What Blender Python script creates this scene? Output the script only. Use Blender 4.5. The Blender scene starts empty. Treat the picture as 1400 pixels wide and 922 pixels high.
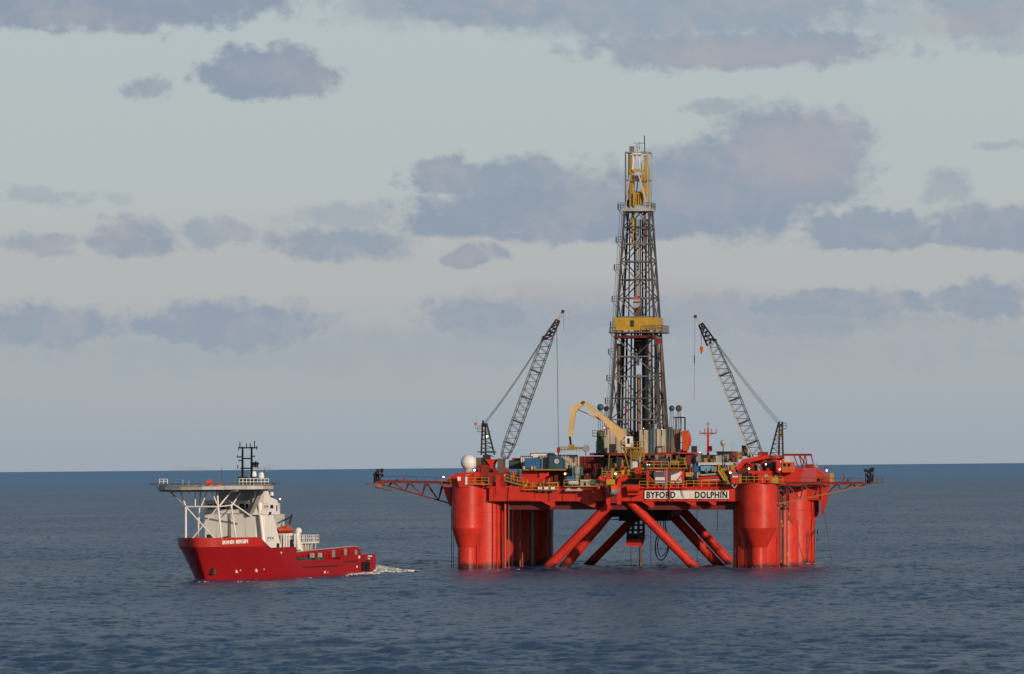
import bpy, math, random
import numpy as np
from mathutils import Vector, Matrix

random.seed(7)
SC = bpy.context.scene
COL = SC.collection
rad = math.radians

# ------------------------------------------------------------------ camera
CAM = Vector((0, 0, 19.2))
FPX = 8540.0                                   # focal length in photograph pixels (1400 wide)
PITCH = math.atan(177.7 / FPX)
ROLL = 0.0089
_f = Vector((0, math.cos(PITCH), math.sin(PITCH)))
_r0 = Vector((1, 0, 0))
_u0 = _r0.cross(_f)
CR = _r0 * math.cos(ROLL) - _u0 * math.sin(ROLL)
CU = _u0 * math.cos(ROLL) + _r0 * math.sin(ROLL)
CF = _f
cam_data = bpy.data.cameras.new('camera')
cam = bpy.data.objects.new('camera', cam_data)
COL.objects.link(cam)
M = Matrix((CR, CU, -CF)).transposed().to_4x4()
M.translation = CAM
cam.matrix_world = M
cam_data.sensor_fit = 'HORIZONTAL'
cam_data.sensor_width = 36.0
cam_data.lens = FPX / 1400 * 36
cam_data.clip_start = 1.0
cam_data.clip_end = 400000
SC.camera = cam

# ------------------------------------------------------------------ sun, exposure
SUN_EL = rad(13.5)
SUN_AZ = rad(33)                               # to the right of straight behind the camera
SUN_DIR = Vector((math.sin(SUN_AZ) * math.cos(SUN_EL), -math.cos(SUN_AZ) * math.cos(SUN_EL), math.sin(SUN_EL)))
ld = bpy.data.lights.new('sun', 'SUN')
ld.energy = 3.35
ld.angle = rad(0.9)
ld.color = (1.0, 0.80, 0.62)
sun = bpy.data.objects.new('sun', ld)
COL.objects.link(sun)
sun.rotation_euler = SUN_DIR.to_track_quat('Z', 'Y').to_euler()
SC.view_settings.view_transform = 'Standard'
SC.view_settings.look = 'None'
SC.view_settings.exposure = 0.0
SC.view_settings.gamma = 1.0
SC.view_settings.use_curve_mapping = False

# ------------------------------------------------------------------ world: hazy evening sky with cumulus
world = bpy.data.worlds.new('World')
SC.world = world
world.use_nodes = True
wt = world.node_tree
wt.nodes.clear()
world.cycles.sampling_method = 'MANUAL'
world.cycles.sample_map_resolution = 256
def wn(t, **kw):
    n = wt.nodes.new(t)
    for k, v in kw.items():
        setattr(n, k, v)
    return n
def wl(a, b): wt.links.new(a, b)
def wmath(op, a, b=None, clamp=False):
    n = wn('ShaderNodeMath', operation=op, use_clamp=clamp)
    for i, s in enumerate((a, b)):
        if s is None: continue
        if isinstance(s, (int, float)): n.inputs[i].default_value = s
        else: wl(s, n.inputs[i])
    return n.outputs[0]
def wvec(op, a, b=None):
    n = wn('ShaderNodeVectorMath', operation=op)
    for i, s in enumerate((a, b)):
        if s is None: continue
        if isinstance(s, (tuple, list)): n.inputs[i].default_value = s
        else: wl(s, n.inputs[i])
    return n.outputs['Value' if op == 'LENGTH' else 'Vector']
def wmix(fac, a, b):
    n = wn('ShaderNodeMix', data_type='RGBA')
    for s, k in ((fac, 0), (a, 6), (b, 7)):
        if isinstance(s, (int, float)): n.inputs[k].default_value = s
        elif isinstance(s, (tuple, list)): n.inputs[k].default_value = tuple(s) + (1,)
        else: wl(s, n.inputs[k])
    return n.outputs[2]
def wrange(v, a, b, c, d, smooth=True):
    n = wn('ShaderNodeMapRange', interpolation_type='SMOOTHSTEP' if smooth else 'LINEAR')
    wl(v, n.inputs[0])
    for i, x in enumerate((a, b, c, d)): n.inputs[i + 1].default_value = x
    return n.outputs[0]
SKY_K = 0.05
sky = wn('ShaderNodeTexSky', sky_type='NISHITA')
sky.sun_disc = False
sky.sun_elevation = SUN_EL
sky.sun_rotation = math.pi - SUN_AZ
sky.air_density = 1.0
sky.dust_density = 1.6
sky.ozone_density = 1.5
tc = wn('ShaderNodeTexCoord')
sep = wn('ShaderNodeSeparateXYZ')
wl(tc.outputs['Generated'], sep.inputs[0])
K = 0.01 * FPX                                  # sky coordinates: hundreds of photograph pixels of angle
az = wmath('MULTIPLY', wmath('ARCTAN2', sep.outputs[0], sep.outputs[1]), K)
el = wmath('MULTIPLY', wmath('ARCSINE', sep.outputs[2]), K)
cmb = wn('ShaderNodeCombineXYZ')
wl(az, cmb.inputs[0]); wl(el, cmb.inputs[1])
P0 = cmb.outputs[0]
# two scales of billow push the outlines in and out
def wnoise(scale, detail, off, stretch=(1, 1.5, 1)):
    m = wvec('MULTIPLY', P0, stretch)
    m = wvec('ADD', m, off)
    n = wn('ShaderNodeTexNoise', noise_dimensions='2D')
    wl(m, n.inputs['Vector'])
    n.inputs['Scale'].default_value = scale
    n.inputs['Detail'].default_value = detail
    n.inputs['Roughness'].default_value = 0.58
    return n
n1 = wnoise(1.1, 4, (3.1, 7.7, 0))
fb = wnoise(2.2, 4, (13.1, 2.2, 0), (1, 1.35, 1))
fb2 = wnoise(9.0, 4, (1.3, 8.2, 0), (1, 1.35, 1))
w1 = wvec('MULTIPLY', wvec('SUBTRACT', n1.outputs['Color'], (.5, .5, .5)), (0.55, 0.25, 0))
PW = wvec('ADD', P0, w1)
FB = wmath('ADD', wmath('SUBTRACT', fb.outputs['Fac'], .5), wmath('MULTIPLY', wmath('SUBTRACT', fb2.outputs['Fac'], .5), .14))
def hor(px): return 644.9 - 0.0089 * px
CLOUDS = [  # x, y, rx, ry (photograph pixels), opacity, softness, flat base
 (110, 2, 350, 44, .95, .25, 1), (560, -5, 110, 45, .6, .6, 1), (690, -2, 170, 50, .8, .4, 1), (930, 8, 330, 52, .75, .5, 1),
 (1010, 72, 235, 38, .8, .35, 1.6), (1370, 15, 110, 45, .7, .5, 1), (1385, 62, 70, 20, .5, .6, 1), (1240, 30, 110, 30, .35, .7, 1),
 (372, 104, 104, 42, .95, .22, 1.2), (197, 122, 32, 21, .7, .5, 1), (55, 269, 70, 14, .42, .6, 1), (160, 270, 30, 9, .25, .8, 1),
 (58, 335, 62, 17, .62, .5, 1), (72, 349, 42, 10, .62, .5, 1), (182, 330, 66, 34, .82, .4, 1.4), (300, 320, 58, 24, .6, .5, 1.2),
 (470, 297, 86, 20, .45, .7, 1), (462, 336, 110, 32, .78, .5, 1.5), (540, 345, 35, 12, .5, .7, 1),
 (615, 247, 90, 30, .85, .35, 1.4), (730, 262, 120, 50, .85, .3, 1), (815, 302, 300, 58, .92, .25, 1.9), (1075, 222, 128, 82, .88, .25, 1),
 (980, 262, 170, 68, .9, .25, 1), (632, 352, 46, 17, .82, .35, 1.3), (990, 148, 50, 14, .6, .5, 1), (1294, 255, 38, 24, .55, .6, 1),
 (1378, 202, 40, 9, .45, .6, 1), (1190, 322, 112, 34, .82, .3, 1.6), (1365, 318, 105, 42, .82, .3, 1.6), (1290, 328, 60, 12, .7, .4, 1.3),
 (50, 448, 130, 36, .8, .45, 1.2), (315, 450, 140, 40, .85, .35, 1.4), (450, 439, 24, 9, .4, .6, 1), (730, 442, 170, 40, .5, .6, 1),
 (1010, 436, 320, 36, .62, .5, 1.2), (1150, 420, 150, 24, .8, .4, 1.2), (1345, 412, 85, 30, .8, .4, 1.2), (660, 436, 90, 26, .7, .5, 1.2), (700, 478, 900, 42, .3, .9, 1),
]
mask = None
for (cx, cy, rx, ry, op, soft, flat) in CLOUDS:
    a0 = (cx - 700) * .01; e0 = (hor(cx) - cy) * .01
    d = wvec('MULTIPLY', wvec('SUBTRACT', PW, (a0, e0, 0)), (100 / rx, 100 / ry, 0))
    d = wvec('MAXIMUM', d, wvec('MULTIPLY', d, (-1, -flat, 0)))
    kf = min(1.7, max(.65, 42 / ry))
    m = wrange(wmath('ADD', wvec('LENGTH', d), wmath('MULTIPLY', FB, kf)), 1.06 + soft * .3, .94 - soft * .75, 0, op)
    mask = m if mask is None else wmath('MAXIMUM', mask, m)
# beyond the frame the same kind of scattered cloud goes on
nb = wnoise(.32, 7, (41, 9, 0), (1, 2.6, 1))
gen = wrange(nb.outputs['Fac'], .52, .62, 0, .8)
out_x = wrange(wmath('ABSOLUTE', az), 7.4, 9.4, 0, 1)
out_y = wrange(el, 6.7, 8.6, 0, 1)
gen = wmath('MULTIPLY', gen, wmath('MAXIMUM', out_x, out_y))
gen = wmath('MULTIPLY', gen, wrange(el, 18, 60, 1, .35))
mask = wmath('MAXIMUM', mask, gen)
# clear air: Nishita seen through a milky veil that thickens toward the horizon
skyc = wvec('MULTIPLY', sky.outputs[0], (SKY_K, SKY_K, SKY_K))
veil = wn('ShaderNodeValToRGB')
veil.color_ramp.interpolation = 'EASE'
cr = veil.color_ramp.elements
cr[0].position = 0.0; cr[0].color = (.345, .40, .455, 1)
cr[1].position = 1.0; cr[1].color = (.465, .535, .555, 1)
e = cr.new(.22); e.color = (.395, .435, .465, 1)
e = cr.new(.40); e.color = (.46, .475, .48, 1)
e = cr.new(.62); e.color = (.47, .525, .53, 1)
wl(wrange(el, 0, 6.6, 0, 1, False), veil.inputs[0])
clear = wmix(wrange(el, 6, 22, .97, .06), skyc, veil.outputs[0])
nc = wnoise(.55, 5, (5, 21, 0), (1, 1.6, 1))
fbs = wnoise(2.2, 4, (13.1 + .16, 2.2 + .10, 0), (1, 1.35, 1))       # the same billows a step toward the sun: which side is lit
relief = wmath('SUBTRACT', fb.outputs['Fac'], fbs.outputs['Fac'])
lit = wmath('ADD', wrange(nc.outputs['Fac'], .42, .68, 0, .75), wmath('MULTIPLY', relief, 1.5), True)
ccol = wmix(lit, (.262, .325, .415), (.345, .37, .43))
ccol = wmix(wrange(el, 0.4, 2.6, .6, 0), ccol, (.345, .395, .455))
full = wmix(mask, clear, ccol)
# faint warm cloud tops low over the horizon
warm = None
for (cx, cy, rx, ry, op) in ((850, 402, 190, 24, .5), (740, 398, 70, 16, .5), (520, 500, 150, 26, .4), (1130, 478, 150, 18, .35), (60, 520, 90, 22, .3), (250, 560, 160, 30, .25), (1290, 445, 110, 12, .4), (1095, 215, 95, 60, .6), (1040, 75, 150, 18, .55), (960, 270, 90, 30, .25), (1330, 30, 80, 20, .4), (380, 95, 60, 22, .25)):
    a0 = (cx - 700) * .01; e0 = (hor(cx) - cy) * .01
    d = wvec('MULTIPLY', wvec('SUBTRACT', PW, (a0, e0, 0)), (100 / rx, 100 / ry, 0))
    m = wrange(wvec('LENGTH', d), 1.4, .2, 0, op)
    warm = m if warm is None else wmath('MAXIMUM', warm, m)
full = wmix(warm, full, (.405, .395, .435))
bg = wn('ShaderNodeBackground')
wl(full, bg.inputs[0])
bg.inputs[1].default_value = 1.0
wo = wn('ShaderNodeOutputWorld')
wl(bg.outputs[0], wo.inputs[0])

# ------------------------------------------------------------------ frames: pixel ray meets a plane of the rig or of the ship
def ray(px, py):
    return (CF + CR * ((px - 700) / FPX) + CU * ((461 - py) / FPX)).normalized()
def on_sea(px, py):
    d = ray(px, py)
    return CAM + d * (-CAM.z / d.z)
class Frame:
    def __init__(s, o, ang, heel=0.0):
        s.o = o
        s.m = Matrix.Translation(o) @ Matrix.Rotation(ang, 4, 'Z') @ Matrix.Rotation(heel, 4, 'Y')
        s.inv = s.m.inverted()
    def hit(s, px, py, axis, val):
        a = s.inv @ CAM
        d = s.inv.to_3x3() @ ray(px, py)
        return a + d * ((val - a[axis]) / d[axis])
RIG = Frame(on_sea(848, 777), rad(-10), .0085)               # she floats with half a degree of heel
def R(px, py, Y=-5.0): return RIG.hit(px, py, 1, Y)
ALPHA = rad(68)
SHIP = Frame(on_sea(281, 793.5), math.pi + ALPHA)
def SV(px, py, v=8.4): return SHIP.hit(px, py, 1, v)        # on a fore-and-aft plane
def SU(px, py, x=-12.0): return SHIP.hit(px, py, 0, x)      # on a transverse plane

# ------------------------------------------------------------------ mesh builder
class MB:
    def __init__(s): s.v = []; s.f = []
    def add(s, vs, fs):
        o = len(s.v)
        s.v += [tuple(p) for p in vs]
        s.f += [tuple(i + o for i in q) for q in fs]
        return s
    def box(s, a, b):
        x0, x1 = sorted((a[0], b[0])); y0, y1 = sorted((a[1], b[1])); z0, z1 = sorted((a[2], b[2]))
        return s.add([(x0,y0,z0),(x1,y0,z0),(x1,y1,z0),(x0,y1,z0),(x0,y0,z1),(x1,y0,z1),(x1,y1,z1),(x0,y1,z1)],
                     [(0,3,2,1),(4,5,6,7),(0,1,5,4),(1,2,6,5),(2,3,7,6),(3,0,4,7)])
    def beam(s, p, q, w, h=None, w2=None, h2=None):
        p = Vector(p); q = Vector(q); h = h or w; w2 = w2 or w; h2 = h2 or h
        d = (q - p).normalized()
        up = Vector((0, 0, 1)) if abs(d.z) < .95 else Vector((0, 1, 0))
        a = d.cross(up).normalized(); b = a.cross(d)
        vs = []
        for c, ww, hh in ((p, w, h), (q, w2, h2)):
            for sx, sy in ((-1,-1),(1,-1),(1,1),(-1,1)):
                vs.append(c + a * sx * ww / 2 + b * sy * hh / 2)
        return s.add(vs, [(3,2,1,0),(4,5,6,7),(0,1,5,4),(1,2,6,5),(2,3,7,6),(3,0,4,7)])
    def tube(s, p, q, r, r2=None, n=8):
        p = Vector(p); q = Vector(q); r2 = r if r2 is None else r2
        d = (q - p).normalized()
        up = Vector((0, 0, 1)) if abs(d.z) < .95 else Vector((0, 1, 0))
        a = d.cross(up).normalized(); b = a.cross(d)
        vs = []
        for c, rr in ((p, r), (q, r2)):
            for i in range(n):
                t = 2 * math.pi * i / n
                vs.append(c + a * math.cos(t) * rr + b * math.sin(t) * rr)
        fs = [(i, (i + 1) % n, n + (i + 1) % n, n + i) for i in range(n)]
        fs += [tuple(range(n - 1, -1, -1)), tuple(range(n, 2 * n))]
        return s.add(vs, fs)
    def path(s, pts, r, n=6):
        for a, b in zip(pts[:-1], pts[1:]): s.tube(a, b, r, n=n)
        return s
    def lathe(s, prof, c=(0, 0, 0), n=28):
        c = Vector(c); vs = []; fs = []
        for (r, z) in prof:
            for i in range(n):
                t = 2 * math.pi * i / n
                vs.append(c + Vector((r * math.cos(t), r * math.sin(t), z)))
        for j in range(len(prof) - 1):
            for i in range(n):
                k = (i + 1) % n
                fs.append((j * n + i, j * n + k, (j + 1) * n + k, (j + 1) * n + i))
        fs.append(tuple(range(n - 1, -1, -1)))
        m = (len(prof) - 1) * n
        fs.append(tuple(range(m, m + n)))
        return s.add(vs, fs)
    def sphere(s, c, r, n=14, sz=1.0):
        return s.lathe([(max(1e-3, r * math.sin(math.pi * i / n)), -r * sz * math.cos(math.pi * i / n)) for i in range(n + 1)], c, n * 2)
    def prism(s, poly, axis, a, b):
        """polygon in the plane across `axis`, pushed from a to b"""
        def P(p, t):
            q = [p[0], p[1]]; q.insert(axis, t); return tuple(q)
        n = len(poly)
        vs = [P(p, a) for p in poly] + [P(p, b) for p in poly]
        fs = [(i, (i + 1) % n, n + (i + 1) % n, n + i) for i in range(n)] + [tuple(range(n - 1, -1, -1)), tuple(range(n, 2 * n))]
        return s.add(vs, fs)
    def corrugated(s, a, b, pitch=.3, dep=.06):
        """container walls: upright ribs on all four sides, plain roof and floor"""
        x0, x1 = sorted((a[0], b[0])); y0, y1 = sorted((a[1], b[1])); z0, z1 = sorted((a[2], b[2]))
        ring = []
        def run(p, q, nrm):
            p = Vector(p); q = Vector(q); L = (q - p).length; n = max(2, int(L / pitch))
            for i in range(n):
                for t, o in ((0, 0), (.35, 0), (.5, 1), (.85, 1)):
                    ring.append(p + (q - p) * ((i + t) / n) - Vector(nrm) * dep * o)
        run((x0, y0, 0), (x1, y0, 0), (0, -1, 0)); run((x1, y0, 0), (x1, y1, 0), (1, 0, 0))
        run((x1, y1, 0), (x0, y1, 0), (0, 1, 0)); run((x0, y1, 0), (x0, y0, 0), (-1, 0, 0))
        n = len(ring)
        vs = [(p.x, p.y, z0) for p in ring] + [(p.x, p.y, z1) for p in ring]
        fs = [(i, (i + 1) % n, n + (i + 1) % n, n + i) for i in range(n)] + [tuple(range(n - 1, -1, -1)), tuple(range(n, 2 * n))]
        return s.add(vs, fs)
    def rail(s, pts, h=1.1, r=.05, step=1.6, rows=2):
        pts = [Vector(p) for p in pts]
        for a, b in zip(pts[:-1], pts[1:]):
            L = (b - a).length; n = max(1, round(L / step))
            for i in range(n + 1):
                p = a.lerp(b, i / n)
                s.tube(p, p + Vector((0, 0, h)), r, n=4)
            for k in range(rows):
                o = Vector((0, 0, h * (k + 1) / rows))
                s.tube(a + o, b + o, r, n=4)
        return s
    def build(s, name, mat, parent=None, smooth=True, origin=None, sharp=30):
        off = Vector(BASE.get(parent.name if parent else None, (0, 0, 0))) if origin is None else Vector(origin)
        me = bpy.data.meshes.new(name)
        me.from_pydata([(x - off.x, y - off.y, z - off.z) for x, y, z in s.v], [], s.f)
        if smooth:
            me.polygons.foreach_set('use_smooth', [True] * len(me.polygons))
            me.set_sharp_from_angle(angle=rad(sharp))
        me.materials.append(MAT[mat])
        me.update()
        o = bpy.data.objects.new(name, me)
        COL.objects.link(o)
        if parent:
            o.parent = parent
            BASE[o.name] = tuple(off)
        return o
BASE = {}
def thing(name, label, cat, frame, base=(0, 0, 0), group=None):
    o = bpy.data.objects.new(name, None)
    COL.objects.link(o)
    o.empty_display_size = .5
    o.location = frame.m @ Vector(base)
    o.rotation_euler = frame.m.to_euler()
    o['label'] = label; o['category'] = cat
    if group: o['group'] = group
    BASE[o.name] = tuple(base)
    return o
def lettering(txt, size, mat, name, parent, mtx, ext=.02, spacing=1.0, bold=0.0):
    """flat letters; mtx places the text's own x (reading) / y (up) / z (out of the panel) in the thing's frame"""
    cu = bpy.data.curves.new(name, 'FONT')
    cu.body = txt; cu.size = size; cu.extrude = ext; cu.align_x = 'CENTER'; cu.align_y = 'CENTER'
    cu.space_character = spacing; cu.offset = bold
    cu.resolution_u = 3
    t = bpy.data.objects.new('tmp', cu)
    COL.objects.link(t)
    dg = bpy.context.evaluated_depsgraph_get()
    me = bpy.data.meshes.new_from_object(t.evaluated_get(dg))
    bpy.data.objects.remove(t)
    off = Vector(BASE[parent.name])
    me.transform(Matrix.Translation(-off) @ mtx)
    me.materials.clear(); me.materials.append(MAT[mat])
    o = bpy.data.objects.new(name, me)
    COL.objects.link(o); o.parent = parent; BASE[o.name] = tuple(off)
    return o
def axes(o, x, y):
    x = Vector(x).normalized(); y = Vector(y).normalized(); z = x.cross(y)
    m = Matrix((x, y, z)).transposed().to_4x4(); m.translation = Vector(o)
    return m

# ------------------------------------------------------------------ materials
MAT = {}
def mat(name, rgb, rough=.5, metal=0.0, var=.18, rust=0.0, streak=0.0, emit=None, scale=1.0, bands=None, soot=None):
    m = bpy.data.materials.new(name); m.use_nodes = True
    t = m.node_tree; nd = t.nodes; lk = t.links
    b = nd['Principled BSDF']
    b.inputs['Roughness'].default_value = rough
    b.inputs['Metallic'].default_value = metal
    b.inputs['Specular IOR Level'].default_value = .32
    tcn = nd.new('ShaderNodeTexCoord')
    def noise(sc, det, stretch=(1, 1, 1)):
        mp = nd.new('ShaderNodeMapping'); mp.inputs['Scale'].default_value = stretch
        lk.new(tcn.outputs['Object'], mp.inputs[0])
        n = nd.new('ShaderNodeTexNoise'); n.inputs['Scale'].default_value = sc; n.inputs['Detail'].default_value = det
        n.inputs['Roughness'].default_value = .62
        lk.new(mp.outputs[0], n.inputs['Vector']); return n.outputs['Fac']
    def rng(v, a, c0, c1, c2):
        r = nd.new('ShaderNodeMapRange'); lk.new(v, r.inputs[0])
        for i, x in enumerate((a, c0, c1, c2)): r.inputs[i + 1].default_value = x
        return r.outputs[0]
    def mix(f, c1, c2, bl='MIX'):
        x = nd.new('ShaderNodeMix'); x.data_type = 'RGBA'; x.blend_type = bl
        for s, k in ((f, 0), (c1, 6), (c2, 7)):
            if isinstance(s, (int, float)): x.inputs[k].default_value = s
            elif isinstance(s, tuple): x.inputs[k].default_value = tuple(s) + (1,)
            else: lk.new(s, x.inputs[k])
        return x.outputs[2]
    lo = tuple(c * (1 - var) for c in rgb); hi = tuple(min(1, c * (1 + var)) for c in rgb)
    c = mix(rng(noise(.35 * scale, 5), .3, .7, 0, 1), lo, hi)
    if streak:                                                    # rain and rust runs down the plates
        st = rng(noise(1.0 * scale, 4, (1.6, 1.6, .06)), .52, .74, 0, streak)
        c = mix(st, c, tuple(x * .45 + .02 for x in rgb))
    if rust:
        ru = rng(noise(.9 * scale, 8), .60, .70, 0, rust)
        c = mix(ru, c, (.10, .045, .022))
        ru2 = rng(noise(2.2 * scale, 3, (1, 1, .12)), .62, .75, 0, rust * .7)
        c = mix(ru2, c, (.13, .05, .025))
    if bands:                                                     # wet growth that hugs the waterline
        sp = nd.new('ShaderNodeSeparateXYZ'); lk.new(tcn.outputs['Object'], sp.inputs[0])
        ad = nd.new('ShaderNodeMath'); ad.operation = 'MULTIPLY_ADD'
        lk.new(noise(.8, 4, (1, 1, .4)), ad.inputs[0]); ad.inputs[1].default_value = -1.6; lk.new(sp.outputs[2], ad.inputs[2])
        c = mix(rng(ad.outputs[0], bands[0], bands[1], .9, 0), c, (.025, .018, .016))
    if soot:                                                      # burner soot baked onto the plates: centre, radii
        mp = nd.new('ShaderNodeVectorMath'); mp.operation = 'SUBTRACT'; lk.new(tcn.outputs['Object'], mp.inputs[0]); mp.inputs[1].default_value = soot[0]
        m2 = nd.new('ShaderNodeVectorMath'); m2.operation = 'DIVIDE'; lk.new(mp.outputs[0], m2.inputs[0]); m2.inputs[1].default_value = soot[1]
        m3 = nd.new('ShaderNodeVectorMath'); m3.operation = 'LENGTH'; lk.new(m2.outputs[0], m3.inputs[0])
        ad = nd.new('ShaderNodeMath'); ad.operation = 'MULTIPLY_ADD'; lk.new(noise(.6, 4, (1, 1, .5)), ad.inputs[0]); ad.inputs[1].default_value = .9; lk.new(m3.outputs['Value'], ad.inputs[2])
        c = mix(rng(ad.outputs[0], .75, 1.45, .96, 0), c, (.012, .010, .010))
    lk.new(c, b.inputs['Base Color'])
    rr = rng(noise(1.3 * scale, 4), .3, .7, max(.05, rough - .1), min(1, rough + .12))
    lk.new(rr, b.inputs['Roughness'])
    if emit:
        b.inputs['Emission Color'].default_value = tuple(emit[0]) + (1,)
        b.inputs['Emission Strength'].default_value = emit[1]
    MAT[name] = m
    return m
RED = (.54, .031, .017)
mat('red', RED, .42, rust=.35, streak=.35, var=.12)
mat('red_hull', RED, .40, rust=.34, streak=.55, var=.2, bands=(-.35, .45))
mat('red_old', (.25, .022, .017), .55, rust=.6, streak=.5)
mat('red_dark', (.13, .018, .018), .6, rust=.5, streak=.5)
mat('red_bright', (.58, .03, .018), .4, rust=.15, streak=.2)
mat('ship_red', (.30, .010, .014), .33, streak=.16, rust=.05, var=.06)
mat('ship_red_lip', (.40, .022, .02), .35, streak=.12, rust=.05, var=.06)
mat('boot', (.05, .016, .016), .5)
mat('dark', (.03, .03, .033), .6, rust=.3)
mat('black', (.012, .012, .013), .55)
mat('steel', (.062, .062, .066), .5, rust=.5, streak=.3)
mat('galv', (.15, .153, .155), .45, rust=.35, streak=.3)
mat('grey', (.24, .26, .27), .5, rust=.3, streak=.3)
mat('greylight', (.37, .38, .37), .5, rust=.25, streak=.3)
mat('pipe_brown', (.19, .12, .085), .6, rust=.6, streak=.4)
mat('yellow', (.46, .28, .035), .5, rust=.35, streak=.25)
mat('yellow_old', (.33, .20, .04), .55, rust=.6, streak=.3)
mat('cream', (.46, .41, .32), .5, rust=.35, streak=.5)
mat('cream_yellow', (.62, .43, .19), .45, rust=.2, streak=.2)
mat('white', (.74, .73, .70), .4, rust=.04, streak=.09, var=.05)
mat('white_rust', (.50, .50, .47), .45, rust=.35, streak=.4, var=.06)
mat('blue', (.03, .13, .30), .45, rust=.25, streak=.2)
mat('blue_light', (.12, .33, .50), .45, rust=.25, streak=.2)
mat('teal', (.03, .085, .12), .5, rust=.3, streak=.3)
mat('green', (.05, .10, .075), .5, rust=.3, streak=.3)
mat('green_deck', (.03, .08, .05), .6, rust=.2)
mat('orange', (.55, .085, .018), .45, rust=.08, streak=.15)
mat('brown', (.13, .085, .06), .6, rust=.6, streak=.3)
mat('glass', (.012, .015, .018), .12, var=.1)
mat('sign_white', (.70, .70, .66), .5, rust=.3, streak=.45, var=.05)
mat('letter_black', (.015, .015, .018), .5)
mat('letter_white', (.80, .78, .74), .5)
mat('lamp', (.9, .8, .6), .4, emit=((1, .74, .40), 3))
mat('lamp_white', (.9, .9, .9), .4, emit=((1, .90, .75), 3))
mat('lamp_red', (.7, .05, .04), .4)
mat('boom_red', (.17, .030, .022), .6, rust=.6, streak=.3)
mat('boom_ochre', (.30, .13, .045), .6, rust=.5, streak=.3)

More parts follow.
